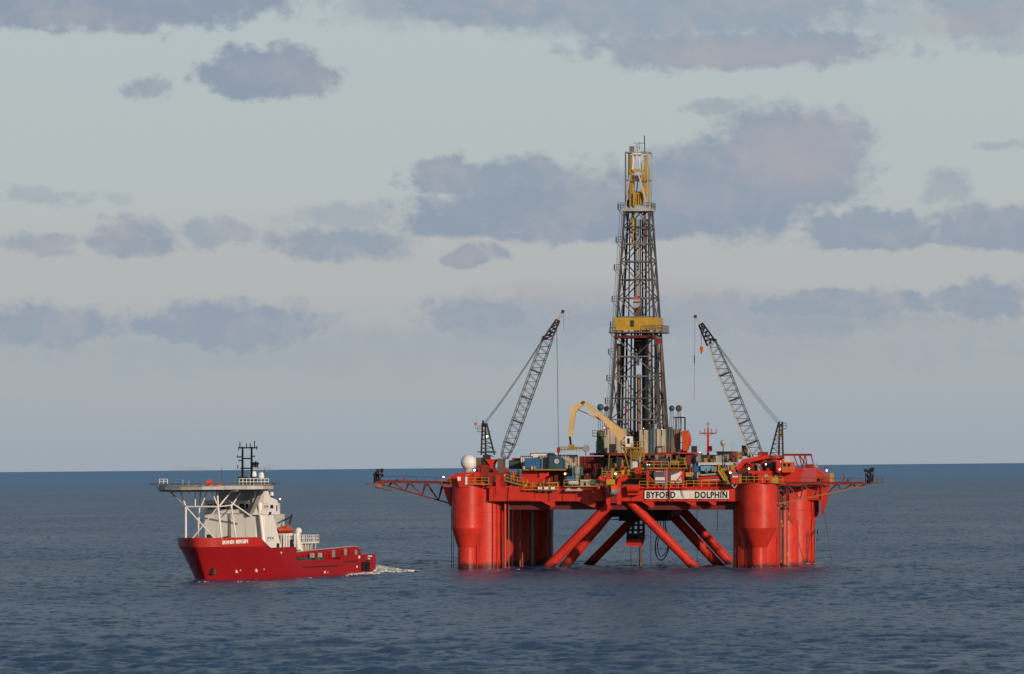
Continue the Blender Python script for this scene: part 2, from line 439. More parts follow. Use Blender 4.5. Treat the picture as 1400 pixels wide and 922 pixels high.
# ------------------------------------------------------------------ sea: real swell near, long sheet to the horizon
def make_sea():
    rng = np.random.default_rng(11)
    ncol = 440
    ys = [400.0]
    while ys[-1] < 9000: ys.append(ys[-1] * 1.0017)
    ys = np.array(ys); nrow = len(ys)
    ss = np.linspace(-.115, .115, ncol)
    Y = np.repeat(ys[:, None], ncol, 1); X = Y * ss[None, :]
    Z = np.zeros_like(X); DX = np.zeros_like(X)
    dy = Y * .0017; dx = Y * (ss[1] - ss[0])
    main = rad(250)
    for i in range(84):
        lam = 2.6 * (30 / 2.6) ** (i / 83)
        th = main + rng.normal(0, .75)
        k = 2 * np.pi / lam
        kx, ky = k * np.cos(th), k * np.sin(th)
        amp = .0040 * lam * (1.0 if lam < 6 else (6 / lam) ** 1.5)
        ph = rng.uniform(0, 2 * np.pi)
        res = np.minimum(lam / np.maximum(dy * abs(np.sin(th)), 1e-3), lam / np.maximum(dx * abs(np.cos(th)), 1e-3))
        att = np.clip((res - 2.2) / 2.5, 0, 1)
        a = kx * X + ky * Y + ph
        Z += amp * att * np.sin(a)
    # choppier gusts and calmer lanes
    g = np.zeros_like(X)
    for i in range(9):
        lam = rng.uniform(90, 420); th = rng.uniform(0, 2 * np.pi)
        g += np.sin(2 * np.pi / lam * (np.cos(th) * X + np.sin(th) * Y) + rng.uniform(0, 6.28))
    Z *= np.clip(1 + .16 * g, .5, 1.6)
    Z = Z + .35 * np.maximum(Z, 0) ** 2                    # sharper crests
    edge = np.clip((.115 - np.abs(ss)) / .012, 0, 1)[None, :] * np.clip((Y - 400) / 40, 0, 1) * np.clip((9000 - Y) / 2500, 0, 1)
    Z *= edge
    co = np.stack([X, Y, Z], -1).reshape(-1, 3)
    i0 = (np.arange(nrow - 1)[:, None] * ncol + np.arange(ncol - 1)[None, :]).reshape(-1)
    quads = np.stack([i0, i0 + 1, i0 + ncol + 1, i0 + ncol], -1)
    # surround to the horizon
    B = 180000.0
    yN, yF = ys[0], ys[-1]; xN = yN * .115; xF = yF * .115
    ring = np.array([(-xN, yN, 0), (xN, yN, 0), (xF, yF, 0), (-xF, yF, 0), (-B, -B * .2, 0), (B, -B * .2, 0), (B, B, 0), (-B, B, 0)])
    n0 = len(co)
    co = np.concatenate([co, ring])
    rq = np.array([(4, 5, 1, 0), (5, 6, 2, 1), (6, 7, 3, 2), (7, 4, 0, 3)]) + n0
    quads = np.concatenate([quads, rq])
    me = bpy.data.meshes.new('sea')
    me.vertices.add(len(co)); me.vertices.foreach_set('co', co.astype(np.float32).ravel())
    nq = len(quads)
    me.loops.add(nq * 4); me.loops.foreach_set('vertex_index', quads.astype(np.int32).ravel())
    me.polygons.add(nq)
    me.polygons.foreach_set('loop_start', np.arange(nq, dtype=np.int32) * 4)
    me.polygons.foreach_set('use_smooth', np.ones(nq, bool))
    me.update(calc_edges=True)
    o = bpy.data.objects.new('sea', me); COL.objects.link(o)
    o['kind'] = 'structure'
    o['label'] = 'dark blue rippled open sea reaching the horizon'
    m = bpy.data.materials.new('sea'); m.use_nodes = True
    t = m.node_tree; nd = t.nodes; lk = t.links
    b = nd['Principled BSDF']
    b.inputs['IOR'].default_value = 1.33
    tcn = nd.new('ShaderNodeTexCoord')
    def noise(sc, det, st=(1, 1, 1), rough=.6):
        mp = nd.new('ShaderNodeMapping'); mp.inputs['Scale'].default_value = st
        lk.new(tcn.outputs['Object'], mp.inputs[0])
        n = nd.new('ShaderNodeTexNoise'); n.inputs['Scale'].default_value = sc; n.inputs['Detail'].default_value = det
        n.inputs['Roughness'].default_value = rough
        lk.new(mp.outputs[0], n.inputs['Vector']); return n.outputs['Fac']
    def rngn(v, a, b_, c, d):
        r = nd.new('ShaderNodeMapRange'); lk.new(v, r.inputs[0])
        for i, x in enumerate((a, b_, c, d)): r.inputs[i + 1].default_value = x
        return r.outputs[0]
    mx = nd.new('ShaderNodeMix'); mx.data_type = 'RGBA'
    lk.new(rngn(noise(.004, 4, (1, .35, 1)), .35, .65, 0, 1), mx.inputs[0])
    mx.inputs[6].default_value = SEA_A + (1,); mx.inputs[7].default_value = SEA_B + (1,)
    # base colour turns bluer and roughness rises some kilometres off
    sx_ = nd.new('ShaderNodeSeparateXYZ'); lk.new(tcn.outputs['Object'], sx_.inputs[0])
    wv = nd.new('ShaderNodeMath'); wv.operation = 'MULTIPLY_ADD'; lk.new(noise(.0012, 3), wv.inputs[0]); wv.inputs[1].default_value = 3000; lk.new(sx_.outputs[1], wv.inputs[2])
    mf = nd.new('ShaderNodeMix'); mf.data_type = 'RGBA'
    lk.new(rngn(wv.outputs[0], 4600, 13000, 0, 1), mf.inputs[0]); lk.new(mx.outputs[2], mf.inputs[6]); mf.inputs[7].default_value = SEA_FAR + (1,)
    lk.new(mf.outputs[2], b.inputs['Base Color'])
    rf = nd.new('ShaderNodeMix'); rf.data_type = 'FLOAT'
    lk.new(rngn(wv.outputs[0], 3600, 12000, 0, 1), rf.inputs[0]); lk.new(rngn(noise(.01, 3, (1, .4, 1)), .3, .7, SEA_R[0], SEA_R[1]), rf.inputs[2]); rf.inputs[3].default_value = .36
    lk.new(rf.outputs[0], b.inputs['Roughness'])
    # short wind waves as slopes of the surface (too small for the mesh at this distance)
    def slope(sc, det, st, k):
        mp = nd.new('ShaderNodeMapping'); mp.inputs['Scale'].default_value = st
        lk.new(tcn.outputs['Object'], mp.inputs[0])
        n = nd.new('ShaderNodeTexNoise'); n.inputs['Scale'].default_value = sc; n.inputs['Detail'].default_value = det
        n.inputs['Roughness'].default_value = .62
        lk.new(mp.outputs[0], n.inputs['Vector'])
        v = nd.new('ShaderNodeVectorMath'); v.operation = 'SUBTRACT'; lk.new(n.outputs['Color'], v.inputs[0]); v.inputs[1].default_value = (.5, .5, .5)
        w = nd.new('ShaderNodeVectorMath'); w.operation = 'MULTIPLY'; lk.new(v.outputs[0], w.inputs[0]); w.inputs[1].default_value = (k, k, 0)
        return w.outputs[0]
    def vadd(a_, b_):
        v = nd.new('ShaderNodeVectorMath'); v.operation = 'ADD'; lk.new(a_, v.inputs[0]); lk.new(b_, v.inputs[1]); return v.outputs[0]
    geo = nd.new('ShaderNodeNewGeometry')
    nn = vadd(vadd(geo.outputs['Normal'], slope(*SEA_S1)), slope(*SEA_S2))
    nz = nd.new('ShaderNodeVectorMath'); nz.operation = 'NORMALIZE'; lk.new(nn, nz.inputs[0])
    lk.new(nz.outputs[0], b.inputs['Normal'])
    me.materials.append(m)
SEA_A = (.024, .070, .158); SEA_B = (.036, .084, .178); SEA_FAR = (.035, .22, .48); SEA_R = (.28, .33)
SEA_S1 = (.85, 4, (1, .42, 1), 1.25); SEA_S2 = (.16, 3, (1, .6, 1), .14)      # scale, detail, stretch, slope
make_sea()

# ------------------------------------------------------------------ the drilling rig
rig = thing('drilling_rig', 'red semi-submersible drilling rig on thick columns with a tall lattice derrick', 'drilling rig', RIG)
def bpx(name, x0, y0, x1, y1, Y, dep, mt, parent=None):
    """a box whose front face covers a rectangle of the photograph at depth Y"""
    a = R(x0, y1, Y); b = R(x1, y0, Y)
    z1 = b.z
    return MB().box((a.x, Y, a.z), (b.x, Y + dep, z1)).build(name, mt, parent or rig)
def lamp(px, py, Y, m='lamp', r=.24, parent=None):
    p = R(px, py, Y)
    r *= .8
    o = MB().tube(p + Vector((0, .1, -1.2)), p + Vector((0, .1, 0)), .05, n=5).build('lamp_post', 'steel', parent or rig)
    MB().sphere(p, r, 6).build('lamp', m, o)

XL = R(661, 720, 0).x; XR = R(1034, 720, 0).x; YB = 53.0
ZD = R(760, 667, -5).z                           # main deck
# corner and intermediate columns
sp_ = R(1119, 690, YB - 4.2)
mat('red_soot', RED, .40, rust=.22, streak=.40, var=.10, bands=(-.55, .15), soot=(tuple(sp_), (2.3, 5.0, 5.2)))
for x, y in ((XL, 0), (XR, 0), (XL, YB), (XR, YB)):
    back = x == XR and y == YB
    c = MB().lathe([(4.35, -6), (4.35, 10.4), (4.42, 10.45), (4.42, 10.6), (4.35, 10.65), (4.35, ZD + 1.0)], (x, y, 0), 48).build('column', 'red_soot' if back else 'red_hull', rig, sharp=12)
    for k in range(10):                          # weld-on fenders and pipes clamped to the shell
        a = rad(200 + 17 * k + random.uniform(-4, 4))
        if random.random() < .5:
            px, py = x + 4.5 * math.cos(a), y + 4.5 * math.sin(a)
            MB().tube((px, py, -3), (px, py, random.choice((6, 9, ZD))), .09, n=6).build('pipe', random.choice(('red', 'red_old', 'pipe_brown')), c)
for x, y in ((XL, 16.5), (XL, 36), (XR, 16.5), (XR, 36)):
    MB().lathe([(2.75, -6), (2.75, ZD - 1.0)], (x, y, 0), 36).build('column', 'red_hull', rig)
# sponsons: narrow foot, cone, wide drum
def sponson(px, y, r0=1.95, r1=3.3):
    x = R(px, 720, y).x
    z0, z1 = R(px, 749, y).z, R(px, 722, y).z
    s = MB().lathe([(r0, -6), (r0, z0), (r1, z1), (r1, ZD + .9)], (x, y, 0), 40).build('sponson', 'red_hull', rig, sharp=12)
    return s
sponson(639.5, -3.6, 1.9, 3.05)
sponson(1037, -4.6, 1.55, 3.45)
for side, y in ((1, YB), (-1, YB)):
    x = (XR if side > 0 else XL) + side * 3.35
    MB().lathe([(.9, R(1120, 719, y).z), (1.75, R(1120, 700, y).z), (1.75, ZD + .9)], (x, y, 0), 28).build('sponson', 'red_soot' if side > 0 else 'red_hull', rig)
# rubbing pipes by the columns
for px, y, r, m, top in ((690.5, -3.2, .22, 'red', 668), (695.5, -2.9, .1, 'pipe_brown', 672), (711, 16, .14, 'pipe_brown', 697), (714, 18, .22, 'red_old', 697), (727, 36, .42, 'grey', 697)):
    p = R(px, top, y)
    MB().tube((p.x, y, -2), (p.x, y, p.z), r, n=8).build('pipe', m, rig)
# deck box: overhanging girder, recessed lower hull box and the deck plating
zt, zm, zb = R(780, 667, -5).z, R(780, 685.5, -5).z, R(780, 697, -2.5).z
xA, xB = XL + 2, XR - 1.0
MB().box((xA, -5, zm), (xB, -3.2, zt)).build('front_girder', 'red', rig)
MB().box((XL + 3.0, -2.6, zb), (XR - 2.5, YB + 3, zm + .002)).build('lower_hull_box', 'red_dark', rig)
MB().box((XL - 1.5, -3.19, zm + .003), (XR + 1.5, YB + 4, zt - .02)).build('upper_hull_box', 'red', rig)
MB().box((XL - 4.6, -3.0, zt - .018), (XR + 4.6, YB + 5, zt + .10)).build('main_deck', 'green_deck', rig)
for i in range(19):                              # stiffeners of the front girder
    x = xA + 1.0 + (xB - xA - 2.0) * i / 18
    MB().box((x - .09, -5.12, zm + .06), (x + .09, -5.002, zt - .12)).build('stiffener', 'red_old' if i % 3 else 'red', rig)
for i in range(16):                              # side girder plates, starboard
    y = -1.5 + i * 3.5
    MB().box((XR + 1.503, y - .09, zm + .05), (XR + 1.66, y + .09, zt - .1)).build('stiffener', 'red', rig)
MB().box((XL + 1.5, -5.18, zt + .0), (XR - 1.2, -4.9, zt + .2)).build('deck_coaming', 'red_bright', rig)
# gussets under the girder
for px, w, d in ((752, 13, 8), (806, 17, 9), (888, 12, 9), (946, 11, 7), (975, 8, 6)):
    a = R(px - w, 685, -4.6); b = R(px + w * .5, 685, -4.6); c = R(px + w * .5, 685 + d, -4.6)
    MB().prism([(a.x, a.z), (b.x, b.z), (c.x, c.z), (c.x - .5, c.z)], 1, -4.9, -4.0).build('gusset', 'red', rig)
# sloping brackets at the left corner
p = [R(696, 664, -5.3), R(716, 668, -5.3), R(726, 684.5, -5.3), R(694, 684.5, -5.3)]
MB().prism([(q.x, q.z) for q in p], 1, -5.25, -4.4).build('corner_plate', 'red', rig)
p = [R(606.5, 666, -2), R(617.5, 666, -2), R(617.5, 692, -2), R(616, 692, -2)]
MB().prism([(q.x, q.z) for q in p], 1, -3.2, -.8).build('boom_bracket', 'red_bright', rig)
# diagonal braces down to the pontoons (front frame lit, rear frames in the deck's shade)
def brace(p_top, p_bot, Yt, Yb, r, m='red_hull'):
    a = R(*p_top, Yt); b = R(*p_bot, Yb)
    d = (b - a).normalized()
    o = MB().tube(a - d * 1.5, b + d * 9, r, n=20).build('brace', m, rig)
    return o
brace((826, 697), (750, 775), -2.5, -2.5, .92)
brace((866, 691), (946, 772), -2.8, -2.8, .88)
brace((834, 700), (773, 773), 17, 17, .95)
brace((862, 714), (807, 770), 42, 42, .85)
brace((917, 702), (981, 771), 22, 22, .9)
brace((932, 697), (997, 768), 38, 38, .9)
# moonpool trunk, hanging frames and riser
bpx('moonpool_trunk', 836, 694, 918, 706, 14, 12, 'dark')
bpx('moonpool_trunk', 846, 705.5, 912, 712.5, 15, 9, 'black')
for x0, x1 in ((834, 845), (908, 918)):
    bpx('catwalk', x0, 705, x1, 707, 13, 3, 'dark'); bpx('catwalk', x0 + 1, 710, x1, 711.2, 13, 3, 'dark')
fr = MB()
for px in (859.5, 866, 873, 880):
    fr.beam(R(px, 711, 17), R(px - (1.5 if px < 870 else 0), 738, 17), .45)
for py in (718, 725, 731): fr.beam(R(859, py, 17), R(880, py, 17), .4)
fr.build('hanging_frame', 'dark', rig)
bpx('blowout_preventer', 860, 730, 875, 738, 17.3, 2.2, 'black')
bpx('guide_base', 856, 737.5, 876, 747, 16.6, 2.6, 'red')
MB().prism([(R(q[0], q[1], 17).x, R(q[0], q[1], 17).z) for q in ((874, 730), (880, 726), (879, 742), (875, 748))], 1, 16.8, 18.4).build('guide_funnel', 'red_old', rig)
MB().tube(R(876, 746, 18), R(875.4, 790, 18), .28, n=10).build('riser', 'pipe_brown', rig)
for px, y0, y1, Y in ((862.5, 747, 773, 17), (889.6, 712, 774, 15), (953, 697, 775, 30), (980.5, 697, 722, 30), (617, 690, 779, -2), (619.6, 700, 779, -2), (756, 697, 716, 40)):
    MB().tube(R(px, y0, Y), R(px + .2, y1 + 4, Y), .055, n=5).build('guide_wire', 'black', rig)

# loose hoses hanging under the deck
def hose(pts, Y, r, label):
    P = [R(x, y, Y) for x, y in pts]
    Q = []
    for i in range(len(P) - 1):                  # Catmull-Rom
        p0, p1, p2, p3 = P[max(i - 1, 0)], P[i], P[i + 1], P[min(i + 2, len(P) - 1)]
        for k in range(7):
            t = k / 7
            Q.append(.5 * ((2 * p1) + (p2 - p0) * t + (2 * p0 - 5 * p1 + 4 * p2 - p3) * t * t + (3 * p1 - p0 - 3 * p2 + p3) * t ** 3))
    Q.append(P[-1])
    t = thing('hose', label, 'hose', RIG, Q[0], 'hoses looped under the deck')
    MB().path(Q, r, 6).build('hose_line', 'black', t)
hose([(909, 711), (910.5, 724), (913, 736), (914, 750), (910, 761), (905, 766), (899, 763), (896, 752), (897, 738), (900, 728), (899, 712)], 16, .12, 'long black hose hanging in the deepest loop under the deck')
hose([(906.5, 711), (907.5, 722), (911.5, 738), (913, 748), (909, 757), (903, 761), (899.5, 752), (899.5, 740), (902, 730), (903, 712)], 15.5, .09, 'thin black hose in the inner shallower loop under the deck')

# name board
sa, sb = R(881.5, 682.2, -5.14), R(996.5, 671, -5.14)
board = MB().box((sa.x, -5.3, sa.z), (sb.x, -5.13, sb.z)).build('name_board', 'sign_white', rig)
def sign_text(txt, px0, px1):
    a = R(px0, 676.8, -5.32); b = R(px1, 676.8, -5.32)
    o = lettering(txt, 1.36, 'letter_black', 'lettering', board, axes((0, 0, 0), (1, 0, 0), (0, 0, 1)), spacing=1.12, bold=.05)
    xs = [v.co.x for v in o.data.vertices]; zs = [v.co.z for v in o.data.vertices]
    k = (b.x - a.x) / (max(xs) - min(xs)); kz = 1.26 / (max(zs) - min(zs))
    o.data.transform(Matrix.Translation((( a.x + b.x) / 2, -5.32, a.z)) @ Matrix.Diagonal((k, 1, kz, 1)) @ Matrix.Translation((-(max(xs) + min(xs)) / 2, 0, -(max(zs) + min(zs)) / 2)))
sign_text('BYFORD', 884, 923.5)
sign_text('DOLPHIN', 950, 994.5)
MB().tube(R(915.3, 633, -5.6), R(915.3, 684, -5.6), .13, n=6).build('pipe', 'red_old', rig)
MB().path([R(932, 660, -5.55), R(932, 672, -5.55), R(933.5, 678, -5.55), R(935.5, 680, -5.55)], .06).build('cable', 'dark', rig)

# --- column heads: windlass houses, radome, walkways
def arch_house(x0, x1, y_top, y_bot, Y, dep, m, r_left, r_right):
    a = R(x0, y_bot, Y); b = R(x1, y_top, Y)
    w = b.x - a.x; h = b.z - a.z
    poly = [(a.x, a.z), (b.x, a.z)]
    if r_right:
        for i in range(7):
            t = i / 6 * math.pi / 2
            poly.append((b.x - r_right * w * (1 - math.cos(t)), a.z + h * math.sin(t)))
    else: poly.append((b.x, b.z))
    if r_left:
        for i in range(7):
            t = (1 - i / 6) * math.pi / 2
            poly.append((a.x + r_left * w * (1 - math.cos(t)), a.z + h * math.sin(t)))
    else: poly.append((a.x, b.z))
    return MB().prism(poly, 1, Y, Y + dep).build('windlass_house', m, rig)
arch_house(609, 655, 646, 664, -2.0, 5, 'red', .55, 0)
bpx('windlass_house', 645, 646, 690, 664, -1.5, 6, 'red_old')
arch_house(1090, 1134, 640, 664, YB - 4, 8, 'red', 0, .75)
bpx('windlass_house', 1078, 640, 1092, 668, YB - 6, 10, 'red_old')
bpx('column_head', 1063, 664, 1120, 684, YB - 3, 9, 'red')
MB().prism([(R(q[0], q[1], YB - 3).x, R(q[0], q[1], YB - 3).z) for q in ((1121, 663), (1132, 663), (1128, 688), (1122, 704))], 1, YB - 2.9, YB + 1).build('corner_plate', 'red', rig)
cab = MB().prism([(R(q[0], q[1], -6.8).x, R(q[0], q[1], -6.8).z) for q in ((623.5, 650), (640, 650), (640, 666.5), (628, 666.5))], 1, -6.8, -4).build('control_cabin', 'red', rig)
MB().box((R(625.5, 657.5, -6.8).x, -6.86, R(625, 657.5, -6.8).z), (R(630, 652, -6.8).x, -6.802, R(630, 652, -6.8).z)).build('window', 'white', cab)
MB().box((R(636.2, 663, -6.8).x, -6.86, R(636, 663, -6.8).z), (R(639, 652, -6.8).x, -6.802, R(639, 652, -6.8).z)).build('door', 'white', cab)
for x0, y0, x1, y1, m in ((653, 651, 656.5, 658, 'black'), (664, 651, 667, 661, 'dark'), (674, 651, 676.5, 664, 'dark')):
    bpx('doorway', x0, y0, x1, y1, -1.6, .12, m)
bpx('fairlead_box', 678, 650, 684, 675, -5.2, 1.2, 'red')
bpx('fairlead_box', 667, 647, 673, 668, -5.0, 1.0, 'red_old')
rp = R(640.5, 632.5, -1)
rd = MB().sphere(rp, 1.46, 16).build('radome', 'white', rig)
rd['label'] = 'large white radome ball above the left column'
MB().lathe([(1.1, 0), (.8, .5), (.75, 1.2)], (rp.x, rp.y, rp.z - 2.4), 16).build('radome_foot', 'greylight', rd)
bpx('winch_house', 653, 636, 668, 648, .5, 4, 'red_old')
bpx('ventilator', 651, 626, 658, 640, 3, 1.5, 'brown')

# --- walkways with yellow rails along the front and sides
def walkway(x0, x1, py, Y, dep=1.3, m='yellow', floor='yellow_old', h=1.15, py1=None):
    a = R(x0, py, Y); b = R(x1, py1 or py, Y)
    w = MB()
    w.add([(a.x, Y, a.z), (b.x, Y, b.z), (b.x, Y + dep, b.z), (a.x, Y + dep, a.z), (a.x, Y, a.z + .18), (b.x, Y, b.z + .18), (b.x, Y + dep, b.z + .18), (a.x, Y + dep, a.z + .18)],
          [(0,3,2,1),(4,5,6,7),(0,1,5,4),(1,2,6,5),(2,3,7,6),(3,0,4,7)])
    o = w.build('walkway', floor, rig)
    MB().rail([(a.x, Y + .05, a.z + .18), (b.x, Y + .05, b.z + .18)], h, .055, 1.5, 2).build('railing', m, o)
    return o
walkway(604, 628, 663.5, -5.4, 1.6, 'yellow_old', 'red')
walkway(640, 668, 663, -6.9, 1.6)
walkway(690, 716, 658, -5.6, 1.3, py1=665)
walkway(716, 762, 670.5, -6.2, 1.2)
walkway(771, 828, 665.8, -6.0, 2.2)
walkway(874, 938, 668, -5.9, 1.0, floor='red')
walkway(938, 990, 667, -5.0, 1.2)
walkway(1009, 1053, 661.5, -8.0, 1.6, floor='red_old')
walkway(1050, 1070, 661.5, -6.0, 3.0)
walkway(1063, 1100, 659, YB - 9, 2.0, floor='red_old')
walkway(1100, 1133, 659.5, YB - 7, 1.6, 'yellow_old', 'red_old')
for px, Y in ((1055, -7), (1076, YB - 9.5)):
    bpx('rail_panel', px, 653, px + 9, 660.5, Y, .1, 'yellow')
for px, Y in ((1112, YB - 7.4), (1138, YB - 7.4)):
    bpx('valve_stand', px - 3, 647, px + 1.5, 660, Y, .6, 'yellow')

# --- left deck block: red house with a cargo flat on top
bpx('deck_house', 713, 643, 736, 667, 2, 12, 'red')
bpx('deck_house', 735.5, 643, 771, 667, 5, 10, 'red_old')
bpx('deck_house', 758, 644, 770.5, 667, 4.6, 3, 'red_dark')
bpx('cargo_flat', 711, 641.6, 771.5, 643.4, 0, 16, 'yellow_old')
MB().beam(R(727, 662, -3), R(750, 648, -3), .55, .6).beam(R(727, 680, -3.5), R(727, 660, -3.5), .55, .5).build('davit_arm', 'red_bright', rig)
bpx('ladder_panel', 737, 646, 745, 660, 1.6, .2, 'red_bright')
for px in (738.5, 747, 756):
    p = R(px, 668, -5.8)
    o = MB().tube(p + Vector((-.36, 0, 0)), p + Vector((.36, 0, 0)), .33, n=14).build('liferaft_canister', 'white', rig)
    MB().box((p.x - .3, p.y - .3, p.z - .6), (p.x + .3, p.y + .3, p.z - .36)).build('cradle', 'steel', o)
pr = R(786, 655, -1)
MB().lathe([(.4, -2.0), (.4, .8), (.62, 1.0), (.62, 2.3), (.4, 2.5)], (pr.x, 1.0, pr.z), 18).build('mixing_tank', 'grey', rig)
for i, px in enumerate((779, 782.5, 791, 794.5)):
    MB().tube(R(px, 666, 3 + i * .6), R(px, 636 + (i % 2) * 3, 3 + i * .6), .4, n=12).build('standpipe', 'teal' if i % 2 else 'green', rig)
bpx('cabin', 774.5, 651.5, 785, 659, -4.2, 1.5, 'blue')
bpx('locker', 777.5, 657.8, 790, 662.5, -5.3, 1.2, 'white')
wb = bpx('locker', 793.5, 656.2, 811, 664.5, -4.8, 2, 'white_rust')
MB().box((R(798, 660, -4.8).x, -4.87, R(798, 664, -4.8).z), (R(801.5, 660, -4.8).x, -4.803, R(800, 659, -4.8).z)).build('door', 'dark', wb)
ra, rb = R(773, 671.5, -6.4), R(796, 669.5, -6.4)
MB().box((ra.x, -6.6, ra.z), (rb.x, -6.0, rb.z)).box((ra.x + .3, -6.5, rb.z), (ra.x + .9, -6.1, rb.z + .3)).box((rb.x - .9, -6.5, rb.z), (rb.x - .3, -6.1, rb.z + .3)).build('bumper_beam', 'greylight', rig)
# --- derrick substructure and drill floor
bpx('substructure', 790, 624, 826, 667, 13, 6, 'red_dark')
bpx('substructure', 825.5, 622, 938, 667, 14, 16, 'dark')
bpx('drill_floor', 806, 619.5, 942, 623, 12.5, 18, 'red_old')
for px in range(792, 826, 6): bpx('stiffener', px, 625, px + 1, 666, 12.85, .14, 'red_old')
for x0, x1, y0, y1, m in ((827, 858, 587, 620, 'cream'), (874, 887, 588, 620, 'cream'), (898, 911.5, 587, 619, 'cream'), (918, 930, 587, 619, 'pipe_brown')):
    w = bpx('wind_wall', x0, y0, x1, y1, 13.2, .25, m)
    a = R(x0, y1, 13.2); b = R(x1, y0, 13.2)
    n = max(2, int((b.x - a.x) / .9))
    for i in range(n + 1):
        x = a.x + (b.x - a.x) * i / n
        MB().box((x - .05, 13.08, a.z + .02), (x + .05, 13.198, b.z + .06)).build('stiffener', m if i % 2 else 'pipe_brown', w)
for i, (px, m, r) in enumerate(((889.5, 'teal', .35), (892.5, 'teal', .3), (895.6, 'grey', .34), (914, 'teal', .45), (917, 'green', .4), (888, 'dark', .4))):
    MB().tube(R(px, 621, 13.6), R(px, 588 - (i % 3) * 4, 13.6), r, n=10).build('standpipe', m, rig)
bpx('drill_floor_house', 858, 590, 874, 620, 17, 3, 'dark')
bpx('drill_floor_house', 887, 590, 898, 620, 17, 3, 'dark')
bpx('drill_floor_house', 840, 596, 905, 603, 22, 3, 'black')
# green surge tank with a gallery, slender stacks with round heads
c = R(821, 620, 12); t = R(821, 591, 12)
g = MB().lathe([(.72, 0), (.72, t.z - c.z), (.5, t.z - c.z + .3)], (c.x, 12, c.z), 20).build('surge_tank', 'green', rig)
q = MB().box((R(810, 597, 11).x, 11, R(810, 597, 11).z), (R(827, 597, 11).x, 13.2, R(810, 596, 11).z))
q.rail([(R(810, 597, 11).x, 11.05, R(810, 596, 11).z), (R(827, 597, 11).x, 11.05, R(810, 596, 11).z)], 1.0, .05, 1)
q.build('gallery', 'yellow_old', g)
for px, py, Y, m, r in ((821, 557, 14, 'teal', .66), (829, 559, 17, 'pipe_brown', .5), (918.5, 558.5, 13, 'teal', .56), (928, 558.5, 14, 'brown', .62)):
    p = R(px, py, Y); f = R(px, 590, Y)
    o = MB().sphere(p, r, 9).build('vent_head', m, rig)
    s_ = MB()
    for d in (-.45, 0, .45): s_.tube((p.x + d, Y, f.z - 1), (p.x + d * .6, Y, p.z - r * .7), .07, n=5)
    s_.build('vent_pipe', 'galv', o)
MB().path([R(920, 571, 13.5), R(936.5, 571, 13.5), R(936.5, 590, 13.5)], .14).path([R(924, 571, 13.5), R(924, 589, 13.5)], .1).path([R(931, 571, 13.5), R(931, 589, 13.5)], .1).build('pipe_frame', 'dark', rig)
bpx('platform', 926, 618.5, 950, 620.5, 11, 4, 'red')
for px in (929, 938, 947): MB().beam(R(px, 620, 12), R(px, 645, 12), .3).build('post', 'dark', rig)
bpx('generator', 945, 610, 951, 619, 12, 2, 'dark')
bpx('ventilator', 952, 624, 957, 634, 10, 2, 'grey')

# --- derrick
DY = 20.0
def DZ(py): return R(873, py, DY).z
def DW(z):
    z0, z1 = DZ(610), DZ(286)
    return 5.0 + (2.32 - 5.0) * (z - z0) / (z1 - z0)
DX = R(873, 450, DY).x
def DP(sx, sy, z): w = DW(z); return Vector((DX + sx * w, DY + sy * w, z))
zf, zc = DZ(621), DZ(286)
derrick = MB()
for s in (-1, 1):
    derrick.beam((DX - 5.4, DY + s * 5.1, zf + .2), (DX + 5.4, DY + s * 5.1, zf + .2), .6, .8)
derrick = derrick.build('derrick', 'steel', rig)
derrick['label'] = 'tall tapering grey lattice derrick with a yellow band at mid height'
for sx in (-1, 1):
    for sy in (-1, 1):
        MB().beam(DP(sx, sy, zf), DP(sx, sy, zc), .52, .52, .34, .34).build('leg', 'steel', derrick)
LV = [DZ(y) for y in (600, 574, 545, 515, 488, 462, 434, 408, 383, 358, 334, 311, 290)]
LV = [zf + 1.2] + LV[0:]
faces = [((-1, -1), (1, -1)), ((1, -1), (1, 1)), ((1, 1), (-1, 1)), ((-1, 1), (-1, -1))]
for fi, (c0, c1) in enumerate(faces):
    for i, z in enumerate(LV):
        MB().beam(DP(*c0, z), DP(*c1, z), .2, .24).build('girt', 'galv' if (i + fi) % 3 else 'steel', derrick)
        if i + 1 < len(LV):
            z2 = LV[i + 1]
            a, b, c, d = DP(*c0, z), DP(*c1, z), DP(*c0, z2), DP(*c1, z2)
            m = (c + d) / 2
            if i % 2 == 0:
                MB().beam(a, m, .17, .2).build('diagonal', 'steel', derrick); MB().beam(b, m, .17, .2).build('diagonal', 'galv', derrick)
            else:
                m = (a + b) / 2
                MB().beam(m, c, .17, .2).build('diagonal', 'galv', derrick); MB().beam(m, d, .17, .2).build('diagonal', 'steel', derrick)
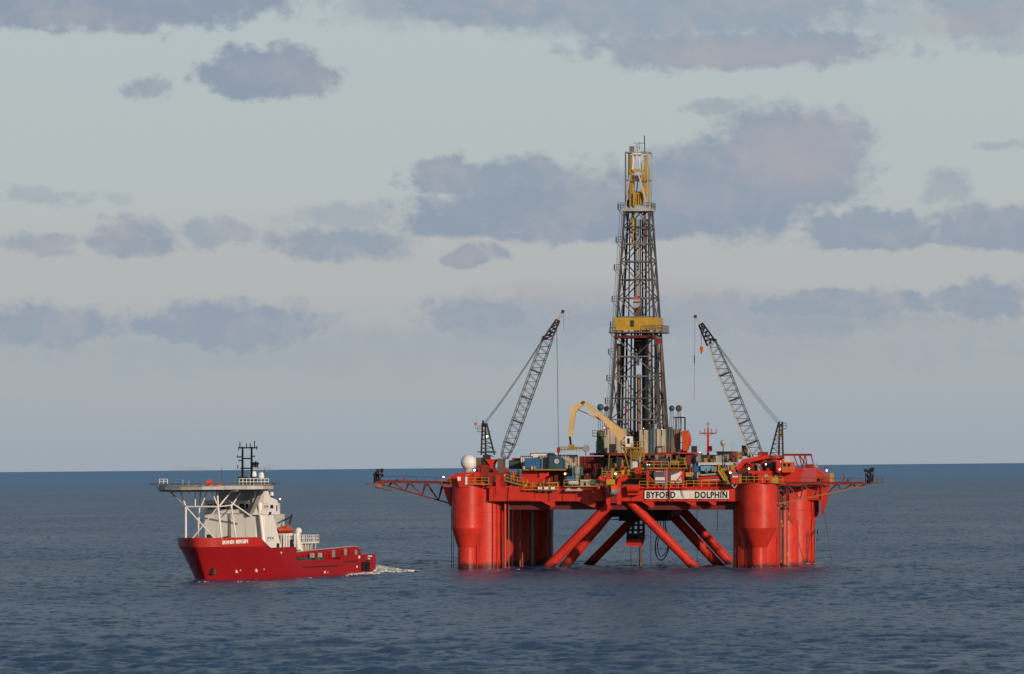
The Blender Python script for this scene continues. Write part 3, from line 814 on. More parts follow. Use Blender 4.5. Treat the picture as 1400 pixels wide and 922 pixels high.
# inner verticals seen through the lattice
for px, y0, y1, Y, r, m in ((873.5, 605, 512, 17.5, .42, 'pipe_brown'), (886, 596, 462, 21, .62, 'grey'), (883, 610, 300, 23.5, .2, 'black'), (868, 590, 300, 23, .2, 'black'), (857.5, 596, 520, 18, .33, 'greylight'), (872, 500, 300, 20, .28, 'greylight'), (875.5, 470, 300, 20.6, .12, 'dark'), (846, 600, 470, 20, .35, 'brown'), (897, 590, 455, 18, .34, 'brown')):
    MB().tube(R(px, y0, Y), R(px, y1, Y), r, n=10).build('drill_pipe' if m == 'pipe_brown' else 'guide_rail', m, derrick)
for k in range(9):
    px = 878.5 + k * 1.1
    MB().tube(R(px, 600, 21.8 + (k % 3) * .4), R(px - .5, 445, 21.8 + (k % 3) * .4), .1, n=5).build('drill_pipe', random.choice(('grey', 'steel', 'brown')), derrick)
for px, y0, y1, Y, r, m in ((850, 600, 455, 24, .22, 'dark'), (862, 598, 455, 22, .16, 'steel'), (866, 600, 480, 16.5, .12, 'dark'), (879, 600, 300, 24.5, .16, 'dark'), (892, 600, 455, 24, .3, 'brown'), (902, 598, 458, 22, .25, 'dark'), (859.5, 440, 300, 22, .12, 'dark'), (888, 440, 300, 22, .14, 'dark'), (855, 598, 458, 24.5, .2, 'black'), (908, 600, 470, 19, .3, 'brown')):
    MB().tube(R(px, y0, Y), R(px + (873 - px) * .12, y1, Y), r, n=8).build('guide_rail', m, derrick)
def dbox(name, x0, y0, x1, y1, Y, dep, m): return bpx(name, x0, y0, x1, y1, Y, dep, m, derrick)
dbox('travelling_block', 865.5, 407, 875.5, 421, 19, 1.6, 'greylight'); dbox('block_cap', 866.5, 405, 874.5, 409.5, 18.9, 1.8, 'lamp_red')
dbox('swivel', 867, 420, 876, 436, 19.2, 1.2, 'brown')
dbox('top_drive', 867, 462, 880, 477, 19, 2.0, 'black'); dbox('top_drive', 870, 477, 876, 488, 19.2, 1.4, 'dark')
dbox('valve_block', 895, 541, 901, 551, 16.5, .8, 'red_old'); dbox('valve_block', 854, 559.5, 857.5, 563.5, 16.8, .7, 'red_old')
dbox('valve_block', 898, 463, 903, 470, 16.5, .8, 'red_old')
# yellow wind wall round the racking board, with its gallery
zy0, zy1 = DZ(452.5), DZ(435)
w = DW(zy0) + .35
for (x0, y0, x1, y1) in ((-w, -w - .1, w, -w), (w, -w, w + .1, w), (-w - .1, -w, -w, w)):
    ww = MB().box((DX + x0, DY + y0, zy0), (DX + x1, DY + y1, zy1)).build('wind_wall', 'yellow', derrick)
dbox('doorway', 862, 438, 866.5, 447, DY - w - .2, .08, 'dark')
MB().box((DX - w - 1, DY - w - 1, zy0 - .5), (DX + w + 1.2, DY + w + .8, zy0 - .25)).build('racking_board', 'brown', derrick)
MB().rail([(DX + w - 2.2, DY - w - .95, zy0 - .25), (DX + w + 1.15, DY - w - .95, zy0 - .25), (DX + w + 1.15, DY + w, zy0 - .25)], 1.2, .06, 1.0).build('railing', 'galv', derrick)
MB().beam((DX - w, DY - w - .5, zy0 - 1.2), (DX + w, DY - w - .5, zy0 - 1.2), .25, .5).build('girt', 'red_dark', derrick)
# ladder with rest platforms up the left corner
for py in (283, 327, 365, 408, 443, 451, 480, 516, 547):
    z = DZ(py + 5); wz = DW(z)
    x1, x0, y = DX - wz, DX - wz - 1.25, DY - wz
    m = MB().box((x0, y - .5, z), (x1, y + .7, z + .1))
    m.rail([(x1, y - .45, z), (x0 + .05, y - .45, z), (x0 + .05, y + .65, z)], 1.05, .045, .6)
    m.beam((x0 + .1, y, z), (x1, y, z - 1.4), .1)
    m.build('rest_platform', 'galv', derrick)
lad = MB()
pts = [(DX - DW(z) - .65, DY - DW(z) + .2, z) for z in (DZ(600), DZ(285))]
for d in (-.22, .22): lad.tube((pts[0][0] + d, pts[0][1], pts[0][2]), (pts[1][0] + d, pts[1][1], pts[1][2]), .04, n=4)
for i in range(110):
    p = Vector(pts[0]).lerp(Vector(pts[1]), i / 109)
    lad.tube(p - Vector((.22, 0, 0)), p + Vector((.22, 0, 0)), .025, n=3)
lad.build('ladder', 'galv', derrick)
# crown: platform, uprights, yellow travelling frame, white water-table pyramid
MB().box((DX - 2.9, DY - 2.9, zc - .5), (DX + 2.9, DY + 2.9, zc)).build('crown_platform', 'greylight', derrick)
MB().rail([(DX - 3.6, DY - 2.6, zc), (DX - 2.4, DY - 2.6, zc)], 1.1, .06, .6).build('railing', 'galv', derrick)
MB().rail([(DX + 1.6, DY - 2.8, zc), (DX + 2.9, DY - 2.8, zc), (DX + 2.9, DY + 2.8, zc)], 1.1, .05, .8).build('railing', 'galv', derrick)
ztp = DZ(209)
def cpt(sx, sy, z): return Vector((DX + sx * 2.15, DY + sy * 2.15, z))
for sx, sy, m in ((-1, -1, 'galv'), (1, -1, 'greylight'), (-1, 1, 'galv'), (1, 1, 'greylight')):
    MB().beam(cpt(sx, sy, zc), cpt(sx, sy, ztp), .26).build('upright', m, derrick)
for c0, c1 in faces:
    MB().beam(cpt(*c0, ztp), cpt(*c1, ztp), .22).build('girt', 'grey', derrick)
    MB().beam(cpt(*c0, DZ(247)), cpt(*c1, DZ(247)), .16).build('girt', 'galv', derrick)
MB().beam(R(872.5, 236, 17.6), R(886, 285, 17.6), .26, .3).build('diagonal', 'white_rust', derrick)
MB().beam(R(861, 240, 17.6), R(855, 285, 17.6), .2, .24).build('diagonal', 'greylight', derrick)
MB().beam(R(868, 282, 22), R(873, 240, 22), .16).build('diagonal', 'steel', derrick)
p = R(871, 206, 20); q = R(871, 236, 20)
pyr = MB()
for sx in (-1, 1):
    for sy in (-1, 1):
        pyr.beam((p.x + sx * .35, 20 + sy * .35, p.z), (q.x + sx * .85, 20 + sy * .8, q.z), .16)
pyr.box((p.x - .8, 19.4, p.z - .9), (p.x + .8, 20.6, p.z + .1)).build('crown_block', 'white', derrick)
for px, y0, y1, Y, r, m in ((862.3, 283, 212, 19, .24, 'yellow_old'), (866, 318, 235, 19.2, .2, 'yellow'), (878, 282, 238, 19, .22, 'yellow'), (882.3, 275, 212, 20, .26, 'yellow'), (885.6, 284, 228, 20.2, .3, 'yellow_old'), (864.7, 340, 288, 20, .18, 'yellow'), (881.2, 340, 286, 20, .26, 'pipe_brown')):
    MB().beam(R(px, y0, Y), R(px, y1, Y), r * 2, r * 2).build('dolly_track', m, derrick)
yf = MB()
for px in (866.6, 869.6, 873, 876, 878.4): yf.beam(R(px, 281, 18.4), R(px, 264, 18.4), .24)
for py in (264.5, 281): yf.beam(R(866, py, 18.4), R(879, py, 18.4), .26)
yf.beam(R(865, 233, 18.6), R(881, 233, 18.6), .3, .5).build('dolly_frame', 'yellow', derrick)
dbox('crown_sheave', 868, 262, 876, 280, 19.2, 1.2, 'red_old')
dbox('crown_sheave', 867, 240, 877, 248, 19.4, 1.0, 'steel')
dbox('crown_basket', 860.5, 200, 866, 208, 18.5, 1.2, 'galv')
dbox('wind_sheet', 883, 228, 887, 262, 21.2, .2, 'green'); dbox('wind_sheet', 857, 273, 862, 283, 20.4, .8, 'green')
MB().beam(R(881.5, 210, 19), R(881, 185.5, 19), .16).beam(R(872, 196, 19), R(881, 196, 19), .1).build('antenna', 'dark', derrick)
MB().path([R(866, 195, 19), R(871, 197, 19), R(871, 206, 19)], .06).path([R(868, 199, 19), R(875, 203, 19)], .05).path([R(874, 194, 19), R(874, 206, 19)], .05).build('antenna', 'galv', derrick)
for px, py in ((826, 585), (830, 586), (880, 586), (905, 587)): lamp(px, py, 12.9, 'lamp', .09)
MB().sphere(R(830.5, 585.6, 12.8), .2, 6).build('warning_lamp', 'lamp_red', rig)

# ------------------------------------------------------------------ front centre: lifeboat in davits, winch drum, portal frame
for px in (832, 846.5):
    d = MB().beam(R(px, 690, -7.2), R(px, 648 if px < 840 else 657, -7.2), .75, .7)
    d.build('davit', 'red_bright', rig)
MB().path([R(819, 653, -7.0), R(822, 656, -7.0), R(828, 657, -7.0)], .45, 8).path([R(846, 657, -7.0), R(852, 656, -7.0), R(857, 652, -7.0)], .45, 8).build('davit_head', 'red_bright', rig)
bpx('winch', 858, 664, 873, 677, -6.4, 2.2, 'red')
c = R(866, 668, -6.5)
MB().tube(c + Vector((-1.1, -.3, 0)), c + Vector((1.1, -.3, 0)), .72, n=18).build('winch_drum', 'red_bright', rig)
for px, py in ((818, 667), (822, 672)):
    p = R(px, py, -5.8); MB().sphere(p, .42, 8).build('buoy', 'red', rig)
MB().rail([R(823, 655, -3.5), R(850, 655, -3.5)], 1.4, .07, 1.0, 3).rail([R(823, 664, -3.6), R(823, 646, -3.6)], 1.0, .06, 1.5, 2).build('railing', 'yellow', rig)
bpx('machinery_block', 851, 646, 884, 667, 2, 5, 'brown')
bpx('machinery_block', 824, 640, 852, 667, 3, 5, 'dark')
walkway(858, 884, 655, -1, 1.5)
dw = R(861, 645, 1)
MB().lathe([(.78, 0), (.78, 1.8), (.6, 1.95)], (R(866.5, 645, 1).x, 1, dw.z), 20).build('white_drum', 'white_rust', rig)
lb = thing('lifeboat', 'orange and yellow enclosed lifeboat hanging end-on between red davits', 'lifeboat', RIG, R(838.5, 672, -8.4))
p = R(838.5, 668, -8.4)
hull = []
def boat(px, py, Y, L, B, H, parts, mt_hull, mt_top, parent, axis):
    """a double-ended lifeboat: hull below, rounded canopy above; axis 0 lies along X, 1 along Y"""
    c = R(px, py, Y) if not isinstance(px, Vector) else px
    for nm, mm, sgn in (('hull', mt_hull, -1), ('canopy', mt_top, 1)):
        vs = []; fs = []; N = 12; K = 7
        for i in range(N + 1):
            t = i / N * 2 - 1
            w = B / 2 * math.sqrt(max(.02, 1 - abs(t) ** 2.6)); h = H / 2 * (1 - .35 * abs(t) ** 3)
            for j in range(K + 1):
                a = math.pi * j / K
                lw = w * math.cos(a); lz = sgn * h * math.sin(a) * (1.0 if sgn < 0 else .95) + (.01 if sgn > 0 else 0)
                vs.append((c.x + (t * L / 2 if axis == 0 else lw), c.y + (lw if axis == 0 else t * L / 2), c.z + lz))
        for i in range(N):
            for j in range(K):
                q = i * (K + 1) + j
                fs.append((q, q + 1, q + K + 2, q + K + 1))
        m = MB(); m.add(vs, fs); m.build(nm, mm, parent)
boat(838.5, 669.5, -8.8, 7.0, 2.3, 2.2, None, 'grey', 'orange', lb, 1)
MB().box((p.x - .7, -12.2, p.z + .75), (p.x + .7, -10.6, p.z + 1.7)).build('conning_cabin', 'yellow', lb)
MB().prism([(R(q[0], q[1], -7.4).x, R(q[0], q[1], -7.4).z) for q in ((829, 676), (849, 676), (842, 688), (836, 688))], 1, -7.5, -6.9).build('davit_bracket', 'red_old', rig)
# red portal frame carrying the yellow gallery
pf = MB()
for px in (885.5, 911, 934): pf.beam(R(px, 669, -5.5), R(px, 640, -5.5), .42)
pf.beam(R(885, 642, -5.5), R(936, 642, -5.5), .42); pf.beam(R(886, 650, -5.5), R(903, 668, -5.5), .26); pf.beam(R(934, 648, -5.5), R(916, 667, -5.5), .26)
pf.build('portal_frame', 'red_bright', rig)
walkway(884, 914, 641, -6.4, 2.2, floor='yellow'); walkway(916, 938, 641, -6.2, 2.2)
lad2 = MB()
for d in (909, 911.5): lad2.tube(R(d, 669, -6), R(d, 640, -6), .05, n=4)
for k in range(16): lad2.tube(R(909, 669 - k * 1.8, -6), R(911.5, 669 - k * 1.8, -6), .035, n=3)
lad2.build('ladder', 'greylight', rig)
# right of the portal: blue lockers, red pipe rack, stairs
bpx('locker', 948, 637, 958.5, 645.5, -1, 2.5, 'blue'); bpx('locker', 958, 637.5, 973, 644, -1.5, 2.5, 'blue_light'); bpx('locker', 973, 638, 979, 645, -.5, 2, 'grey')
bpx('locker', 937.5, 646, 945, 652, -3, 1.5, 'yellow'); bpx('rack_house', 938, 645, 992, 667, 4, 8, 'red_dark')
bpx('shelter_roof', 955, 632.5, 1002, 636, 0, 8, 'white_rust')
bpx('shelter', 958, 636, 1000, 646, 2.5, 5, 'dark')
for y0, y1, x0, x1, m in ((655, 652, 955, 984, 'red'), (660, 658, 955, 985, 'red_bright'), (664, 661.5, 955, 992, 'red'), (657, 656, 960, 984, 'greylight'), (650, 648, 958, 982, 'greylight')):
    MB().tube(R(x0, y0, -3.6), R(x1, y1, -3.6), .32 if m != 'greylight' else .18, n=10).build('pipe', m, rig)
for k in range(5):
    px = 950 + k * 8; MB().beam(R(px, 668, -2.8), R(px, 646, -2.8), .2).build('post', 'red_old' if k % 2 else 'dark', rig)
st = MB()
st.beam(R(982, 643, -4.4), R(994, 662, -4.4), .12, .35); st.beam(R(985, 643, -3.2), R(997, 662, -3.2), .12, .35)
for k in range(12):
    t = k / 11
    a = R(982 + 12 * t, 643 + 19 * t, -4.4); st.box((a.x - .05, -4.4, a.z - .04), (a.x + .45, -3.2, a.z + .04))
st.rail([R(982, 642, -4.5), R(994, 661, -4.5)], 1.1, .06, 1.2); st.build('stairway', 'yellow', rig)
for k in range(8):
    px = 941 + k * 2.1; MB().tube(R(px, 657, -1), R(px, 646, -1), .13, n=6).build('gas_bottle', random.choice(('dark', 'greylight', 'teal')), rig)
# white instrument house, mast, small radome
bpx('roof_house', 980, 619, 1002, 632.5, 18, 5, 'cream'); bpx('roof_slab', 979, 617.3, 1003.5, 619.2, 17.6, 6, 'brown')
bpx('house_end', 999.5, 619.2, 1003, 632.4, 17.5, 5.8, 'red_old')
p = R(988.7, 605.5, 19); o = MB().sphere(p, .56, 10).build('radome', 'cream', rig); MB().lathe([(.12, -2.2), (.1, -.9), (.4, -.45)], p, 10).build('radome_foot', 'greylight', o)
for px in (1000.5, 1003): MB().tube(R(px, 618, 19), R(px, 606, 19), .06, n=5).build('antenna', 'greylight', rig)
mp = R(968, 628, 22); mt_ = R(968, 585, 22)
mast = MB().beam((mp.x, 22, mp.z - 3), (mp.x, 22, mt_.z), .62, .62, .3, .3).build('signal_mast', 'red', rig)
ma = MB()
ma.beam(R(956.5, 592.5, 22), R(979.5, 592.5, 22), .14, .2); ma.beam(R(959, 592, 22), R(967, 596, 22), .1); ma.beam(R(977, 592, 22), R(969, 596, 22), .1)
for px, y0, y1 in ((956.8, 593, 589), (963.5, 592, 586), (972.5, 592, 586.5), (979.3, 593, 587), (968, 586, 577)): ma.tube(R(px, y0, 22), R(px, y1, 22), .07, n=5)
ma.beam(R(965, 580, 22), R(970.5, 580, 22), .12); ma.build('cross_arm', 'red_old', mast)
MB().box((mp.x + .2, 21.6, R(968, 617, 22).z), (mp.x + .75, 22.4, R(968, 610, 22).z)).build('mast_box', 'red_bright', mast)
bpx('roof_house', 955, 622, 980, 634, 19, 5, 'dark'); bpx('hand_rail', 970, 617, 980, 617.6, 18, .1, 'grey')
bpx('exhaust', 1014, 609, 1021, 624, 9, 1.4, 'brown'); bpx('exhaust_mouth', 1015.5, 610, 1019.5, 614, 8.9, .1, 'black')
bpx('ventilator', 1008, 618, 1014, 628, 9, 1, 'yellow_old'); bpx('ventilator', 1021, 618, 1026, 626, 8.5, 1, 'cream')
# right column head
bpx('winch_house', 1023, 644, 1053, 662, -3.5, 6, 'red'); bpx('winch_house', 1036, 647, 1048, 661.5, -5.6, 2.2, 'red_bright')
pw = R(1048.2, 651.4, -5.7)
MB().tube(R(1047.5, 651.2, -5.7), R(1047.5, 651.2, -5.6) + Vector((0, .12, 0)), .34, n=16).build('porthole', 'greylight', rig)
bpx('doorway', 1016, 647, 1028, 656, -3.6, .1, 'black'); bpx('winch_house', 1008, 640, 1030, 662, -1, 4, 'red_dark')
pan = bpx('notice_panel', 1000.3, 649, 1009.5, 662, -8.2, .25, 'red_bright')
for k in range(3):
    a = R(1001.6 + k * 2.5, 653, -8.21); MB().box((a.x, -8.26, a.z), (a.x + .26, -8.205, a.z + .28)).build('lettering', 'letter_white', pan)
MB().path([R(1001, 663, -8), R(1004, 667.5, -8), R(1008, 663, -8)], .1).build('bracket', 'greylight', rig)
bpx('rail_panel', 1010, 649, 1014, 661, -8.1, .1, 'yellow_old')
bpx('green_winch', 1049, 632, 1057, 643, 1, 2, 'teal'); bpx('machinery_block', 1028, 628, 1062, 646, 3, 6, 'red_old'); bpx('blue_tarpaulin', 1018, 634, 1024, 640, 2, 2, 'blue')
MB().prism([(R(q[0], q[1], -1).x, R(q[0], q[1], -1).z) for q in ((1006, 640), (1016, 628), (1050, 622), (1050, 627), (1018, 634), (1010, 644))], 1, -1.5, 1.5).build('crane_rest', 'red_bright', rig)
cb = bpx('crane_office', 1069, 632, 1084, 646, -2, 3, 'orange'); cb['label'] = 'orange-red cabin with two small windows on the right corner'
for px in (1071, 1077): MB().box((R(px, 637, -2).x, -2.06, R(px, 638, -2).z), (R(px + 3.6, 637, -2).x, -2.003, R(px, 633.6, -2).z)).build('window', 'glass', cb)
bpx('crane_office', 1061.5, 629, 1069, 646, -1.5, 3, 'red_bright'); bpx('strip_light', 1066.6, 630, 1068, 641, -1.62, .1, 'white')
bpx('water_tank', 1073, 624, 1080, 632, 1, 1.5, 'white_rust')
bpx('machinery_block', 1062, 646, 1095, 664, 2, 9, 'red'); bpx('machinery_block', 1086, 640, 1098, 662, 12, 20, 'red')
# boom rest truss on the far right
tr = MB()
YT = 24
tr.beam(R(1072, 622, YT), R(1109, 622, YT), .5, .42)
for a, b in (((1109, 621), (1113, 640)), ((1085, 622), (1092, 640)), ((1097, 640), (1092.5, 622)), ((1092.5, 622), (1105, 640)), ((1101, 622), (1104, 640)), ((1097, 640), (1100.5, 622))): tr.beam(R(*a, YT), R(*b, YT), .2)
tr.build('boom_rest', 'red_old', rig)
# pipe bundle, ladders and rubbing bars beside the right column
for k, (px, y0, y1, m, r) in enumerate(((1052, 735, 776, 'red', .1), (1055.5, 732, 776, 'red', .1), (1059, 728, 777, 'red_bright', .2), (1063, 722, 777, 'red', .14), (1067.5, 664, 770, 'pipe_brown', .16), (1070, 664, 772, 'red_dark', .2), (1072.5, 690, 772, 'red', .42), (1076, 664, 772, 'brown', .18), (1078.5, 664, 760, 'steel', .12), (1082, 744, 770, 'red', .1), (1084, 744, 770, 'red', .1))):
    MB().tube(R(px, y0, 2 + k * .5), R(px, y1, 2 + k * .5), r, n=8).build('pipe', m, rig)
ch = MB()
for px, py in ((1071, 681), (1078, 671), (1071, 685), (1074, 694), (1079, 703), (1070, 719), (1079, 723), (1077, 757), (1074, 759), (1069, 713)):
    a = R(px, py, 1.4); ch.box((a.x - .1, 1.3, a.z - .25), (a.x + .1, 1.5, a.z + .25))
ch.build('pipe_clamp', 'yellow', rig)
MB().lathe([(2.6, -4), (2.6, R(1074, 712, 6).z)], (R(1072, 740, 7).x, 8, 0), 24).build('column', 'red_hull', rig)
# mooring lines
for (a, ya), (b, yb) in ((((1079, 702), 4), ((1101, 772), 14)), (((1125, 690), YB - 4), ((1138, 772), YB - 10)), (((1129, 664), YB - 4), ((1126, 700), YB - 4))):
    MB().tube(R(*a, ya), R(*b, yb), .06, n=5).build('mooring_line', 'brown', rig)
# scorch, hatches on the back column
bpx('hatch', 1112, 725, 1113.5, 731, YB - 4.35, .2, 'black'); bpx('hatch', 1117, 725, 1118.3, 731, YB - 3.6, .2, 'black')

# ------------------------------------------------------------------ burner booms
def burner_boom(tip, root, low_root, Y, mt, tip_gear, nbay):
    """triangular truss: two upper chords with a grating, one lower chord, a burner at the tip"""
    t = R(*tip, Y); r_ = R(*root, Y); l = R(*low_root, Y + .9)
    dirx = 1 if t.x > r_.x else -1
    top = MB()
    for d in (0, 1.8): top.beam(t + Vector((0, d, 0)), r_ + Vector((0, d, 0)), .26, .34)
    for i in range(int(abs(t.x - r_.x) / .9)):
        x = r_.x + dirx * i * .9; k = (x - r_.x) / (t.x - r_.x); z = r_.z + (t.z - r_.z) * k
        top.beam((x, Y, z), (x, Y + 1.8, z), .1)
    boom = top.build('burner_boom', mt, rig)
    le = Vector((t.x - dirx * 1.2, Y + .9, t.z - .5))
    MB().beam(l, le, .26).build('lower_chord', mt, boom)
    for i in range(nbay):
        k0 = (i + .1) / nbay; k1 = (i + .6) / nbay
        a = r_.lerp(t, k0); b = l.lerp(le, k1); c = r_.lerp(t, min(1, (i + 1.1) / nbay))
        for d in (0, 1.8):
            MB().beam(a + Vector((0, d, 0)), b, .15).build('diagonal', mt, boom)
            MB().beam(b, c + Vector((0, d, 0)), .15).build('diagonal', mt, boom)
    MB().rail([r_ + Vector((0, 0, .15)), r_.lerp(t, .93) + Vector((0, 0, .15))], .9, .035, 1.8, 1).build('railing', 'steel', boom)
    pipes = MB()
    for k in range(3): pipes.tube(r_ + Vector((0, .4 + k * .4, .25)), r_.lerp(t, .95) + Vector((0, .4 + k * .4, .25)), .09, n=5)
    pipes.build('pipe', 'red_old', boom)
    b0 = R(*tip_gear, Y)
    bn = MB()
    rr = random.Random(3 if dirx > 0 else 4)
    for k in range(26):
        x = b0.x + rr.uniform(-.75, .75); z = b0.z + rr.uniform(-1.1, 1.3); y = Y + rr.uniform(0, 1.8); s = rr.uniform(.12, .42)
        bn.box((x - s * .6, y - s, z - s * .8), (x + s * .6, y + s, z + s * .8))
    for k in range(7):
        x = b0.x + rr.uniform(-.8, .8); bn.tube((x, Y + rr.uniform(0, 1.8), t.z), (x + rr.uniform(-.2, .2), Y + .9, b0.z + rr.uniform(.4, 1.5)), .08, n=5)
    bn.build('burner_head', 'black', boom)
    return boom, t
bl, tl = burner_boom((513, 659), (607, 660.5), (613, 688), -1.2, 'boom_red', (516, 652), 4)
MB().beam(R(501, 662, -1), R(516, 660, -1), .2).beam(R(501, 662, -1), R(514, 666, -1), .2).beam(R(512, 666.5, -1), R(535, 671, -1), .25).build('boom_tip', 'brown', bl)
a = R(516.5, 666, -1.5); MB().box((a.x, -1.6, a.z), (a.x + .6, .4, a.z + .55)).build('tip_lamp_box', 'orange', bl)
bpx('valve_stand', 541, 656, 544, 660, -1, .5, 'dark'); bpx('valve_stand', 550, 654, 553, 660, -1, .3, 'red_old')
br, tr_ = burner_boom((1186, 661.5), (1050, 661.5), (1064, 689), -3.0, 'boom_red', (1188, 651), 6)
MB().beam(R(1064, 689, -3.4), R(1182, 664.5, -2.2), .26, .26).build('stay_pipe', 'boom_ochre', br)
MB().beam(R(1180, 661.5, -2), R(1208, 659.5, -2), .5, .35).rail([R(1190, 660, -2), R(1207, 658.5, -2)], .8, .05, 1).build('boom_tip', 'brown', br)
bpx('valve_stand', 1153, 647, 1154.5, 660, -2.5, .2, 'red_old'); bpx('valve_stand', 1158, 655, 1160, 660, -2.5, .4, 'dark')

# ------------------------------------------------------------------ lattice deck cranes
def lattice_boom(th, foot, tip, w0, wm, w1, Y, mt_a, mt_b, nb):
    f = R(*foot, Y); t = R(*tip, Y)
    d = (t - f).normalized(); side = Vector((0, 1, 0)); n = d.cross(side).normalized()
    def wd(k): return (w0 + (wm - w0) * k / .12 if k < .12 else wm if k < .72 else wm + (w1 - wm) * (k - .72) / .28)
    def pt(k, a, b): w = wd(k) / 2; return f.lerp(t, k) + n * a * w + side * b * w * 1.15
    boom = MB()
    for b in (-1, 1): boom.tube(pt(0, -1, b), pt(0, 1, b), .12, n=6)
    boom = boom.build('boom', mt_a, th)
    for a in (-1, 1):
        for b in (-1, 1):
            c = MB(); ks = [0, .12, .72, 1]
            for i in range(3): c.tube(pt(ks[i], a, b), pt(ks[i + 1], a, b), .085, n=6)
            c.build('chord', mt_a if a > 0 else mt_b, boom)
    lac = MB()
    for i in range(nb):
        k0, k1 = i / nb, (i + 1) / nb; km = (k0 + k1) / 2
        for (a0, b0, a1, b1) in ((-1,-1,1,-1), (-1,1,1,1), (-1,-1,-1,1), (1,-1,1,1)):
            lac.tube(pt(k0, a0, b0), pt(km, a1, b1), .042, n=4); lac.tube(pt(km, a1, b1), pt(k1, a0, b0), .042, n=4)
    for k in (.12, .3, .5, .72):
        for (a0, b0, a1, b1) in ((-1,-1,1,-1), (1,-1,1,1), (1,1,-1,1), (-1,1,-1,-1)): lac.tube(pt(k, a0, b0), pt(k, a1, b1), .1, n=5)
    lac = lac.build('lacing', mt_b, boom); lac['kind'] = 'stuff'
    return boom, pt
def cable(p, q, r=.045, sag=0.0, n=8):
    m = MB(); pts = []
    for i in range(n + 1):
        k = i / n; x = Vector(p).lerp(Vector(q), k); x.z -= sag * 4 * k * (1 - k); pts.append(x)
    return m.path(pts, r, 5)

YC = 4.0
lc = thing('pedestal_crane', 'lattice crane on the left column, boom leaning up to the right', 'crane', RIG, R(668, 648, YC), 'lattice deck cranes')
boom, pt = lattice_boom(lc, (689.5, 626), (749, 462), 1.25, 1.95, 1.75, YC, 'galv', 'steel', 17)
def boom_head(pts, par):
    (x0, y0), (x1, y1), (x2, y2), (x3, y3) = pts           # root left/right, tip left/right
    m = MB()
    for y in (YC - .7, YC + .7):
        yt = YC + (y - YC) * .4
        m.beam(R(x0, y0, y), R(x2, y2, yt), .26); m.beam(R(x1, y1, y), R(x3, y3, yt), .26)
        for i in range(5):
            a, b = i / 5, (i + 1) / 5
            L = lambda k: R(x0 + (x2 - x0) * k, y0 + (y2 - y0) * k, y + (yt - y) * k)
            Q = lambda k: R(x1 + (x3 - x1) * k, y1 + (y3 - y1) * k, y + (yt - y) * k)
            m.beam(L(a), Q(b), .2); m.beam(Q(b), L(b), .2)
    for i in range(6):
        k = (i + .3) / 6; px = (x0 + x1) / 2 * (1 - k) + (x2 + x3) / 2 * k; py = (y0 + y1) / 2 * (1 - k) + (y2 + y3) / 2 * k
        m.tube(R(px + (i % 2 - .5) * 2, py, YC - .35), R(px + (i % 2 - .5) * 2, py, YC + .35), .3 - .02 * i, n=10)
    return m.build('boom_head', 'black', par)
hd = boom_head(((741.5, 465), (754.5, 464), (760.5, 437), (765, 439)), lc)
MB().beam(R(760, 440, YC), R(769.5, 426, YC), .5, .42, .3, .28).build('jib', 'cream', hd)
MB().tube(R(769.5, 426, YC - .3), R(769.5, 426, YC + .3), .34, n=12).build('sheave', 'dark', hd)
MB().box(R(741, 463, YC - .6), R(746, 459.5, YC + .6)).build('sheave_box', 'black', hd)
gt = MB()
for a, b in (((658, 622), (659.5, 582)), ((664, 622), (663.5, 580)), ((676, 622), (666, 582))):
    for y in (YC - 1.0, YC + 1.0): gt.beam(R(*a, y), R(*b, y * .5 + YC * .5), .3)
for k in range(6):
    py = 588 + k * 6.2; gt.beam(R(659, py, YC - 1), R(665 + (py - 582) * .25, py, YC - 1), .14); gt.beam(R(659, py, YC - 1), R(666 + (py - 580) * .25, py + 6, YC - 1), .12)
gt.build('gantry', 'dark', lc)
MB().box(R(658, 584, YC - .9), R(667, 579, YC + .9)).tube(R(660.5, 580, YC), R(660.5, 575, YC), .2, n=8).build('gantry_head', 'black', lc)
gp = MB().box(R(653, 591, YC - .8), R(671, 590.2, YC + .8)); gp.rail([R(653, 590, YC - .8), R(660, 590, YC - .8)], 1, .05, .8).rail([R(653, 619.5, YC - 1), R(678, 619.5, YC - 1)], .3, .05, 2); gp.build('gantry_platform', 'steel', lc)
MB().tube(R(650.5, 588, YC), R(650.5, 580, YC), .05, n=5).sphere(R(650.5, 579.5, YC), .28, 6).build('lamp_ball', 'orange', lc)
for k in range(4):
    cable(R(661 + k * 1.2, 579, YC - .7 + k * .45), R(742 + k * 1.2, 463 - k, YC - .7 + k * .45), .03, .5).build('pendant', 'steel', lc)
cable(R(761, 441, YC), R(763.5, 612, YC), .05).build('hoist_wire', 'dark', lc)
cable(R(770, 428, YC), R(771, 452, YC), .035).build('hoist_wire', 'steel', lc)
a = R(761.6, 612, YC); b = R(765.6, 619, YC)
MB().box((a.x, YC - .25, b.z), (b.x, YC + .25, a.z)).build('hook_block', 'red_old', lc)
MB().path([R(763.6, 619, YC), R(763.6, 622, YC), R(762.5, 623.5, YC), R(761.8, 622, YC)], .1).build('hook', 'dark', lc)
a = R(668, 630, YC)
MB().prism([(R(q[0], q[1], YC).x, R(q[0], q[1], YC).z) for q in ((665, 628), (679.5, 628), (677, 632), (675.5, 636), (675.5, 664), (671.5, 664), (671.5, 636))], 1, YC - 1.6, YC + 1.6).build('pedestal', 'red_bright', lc)
MB().box(R(680, 643, YC - 1.4), R(691, 627, YC + 1.4)).build('operator_cab', 'brown', lc)
MB().box(R(660, 640, YC - 1.2), R(671, 622, YC + 2)).build('winch_house', 'dark', lc)
MB().sphere(R(665.8, 597, YC - 1.3), .17, 6).build('lamp', 'lamp', lc); MB().sphere(R(755, 460, YC - 1), .15, 6).build('warning_lamp', 'lamp_red', lc)

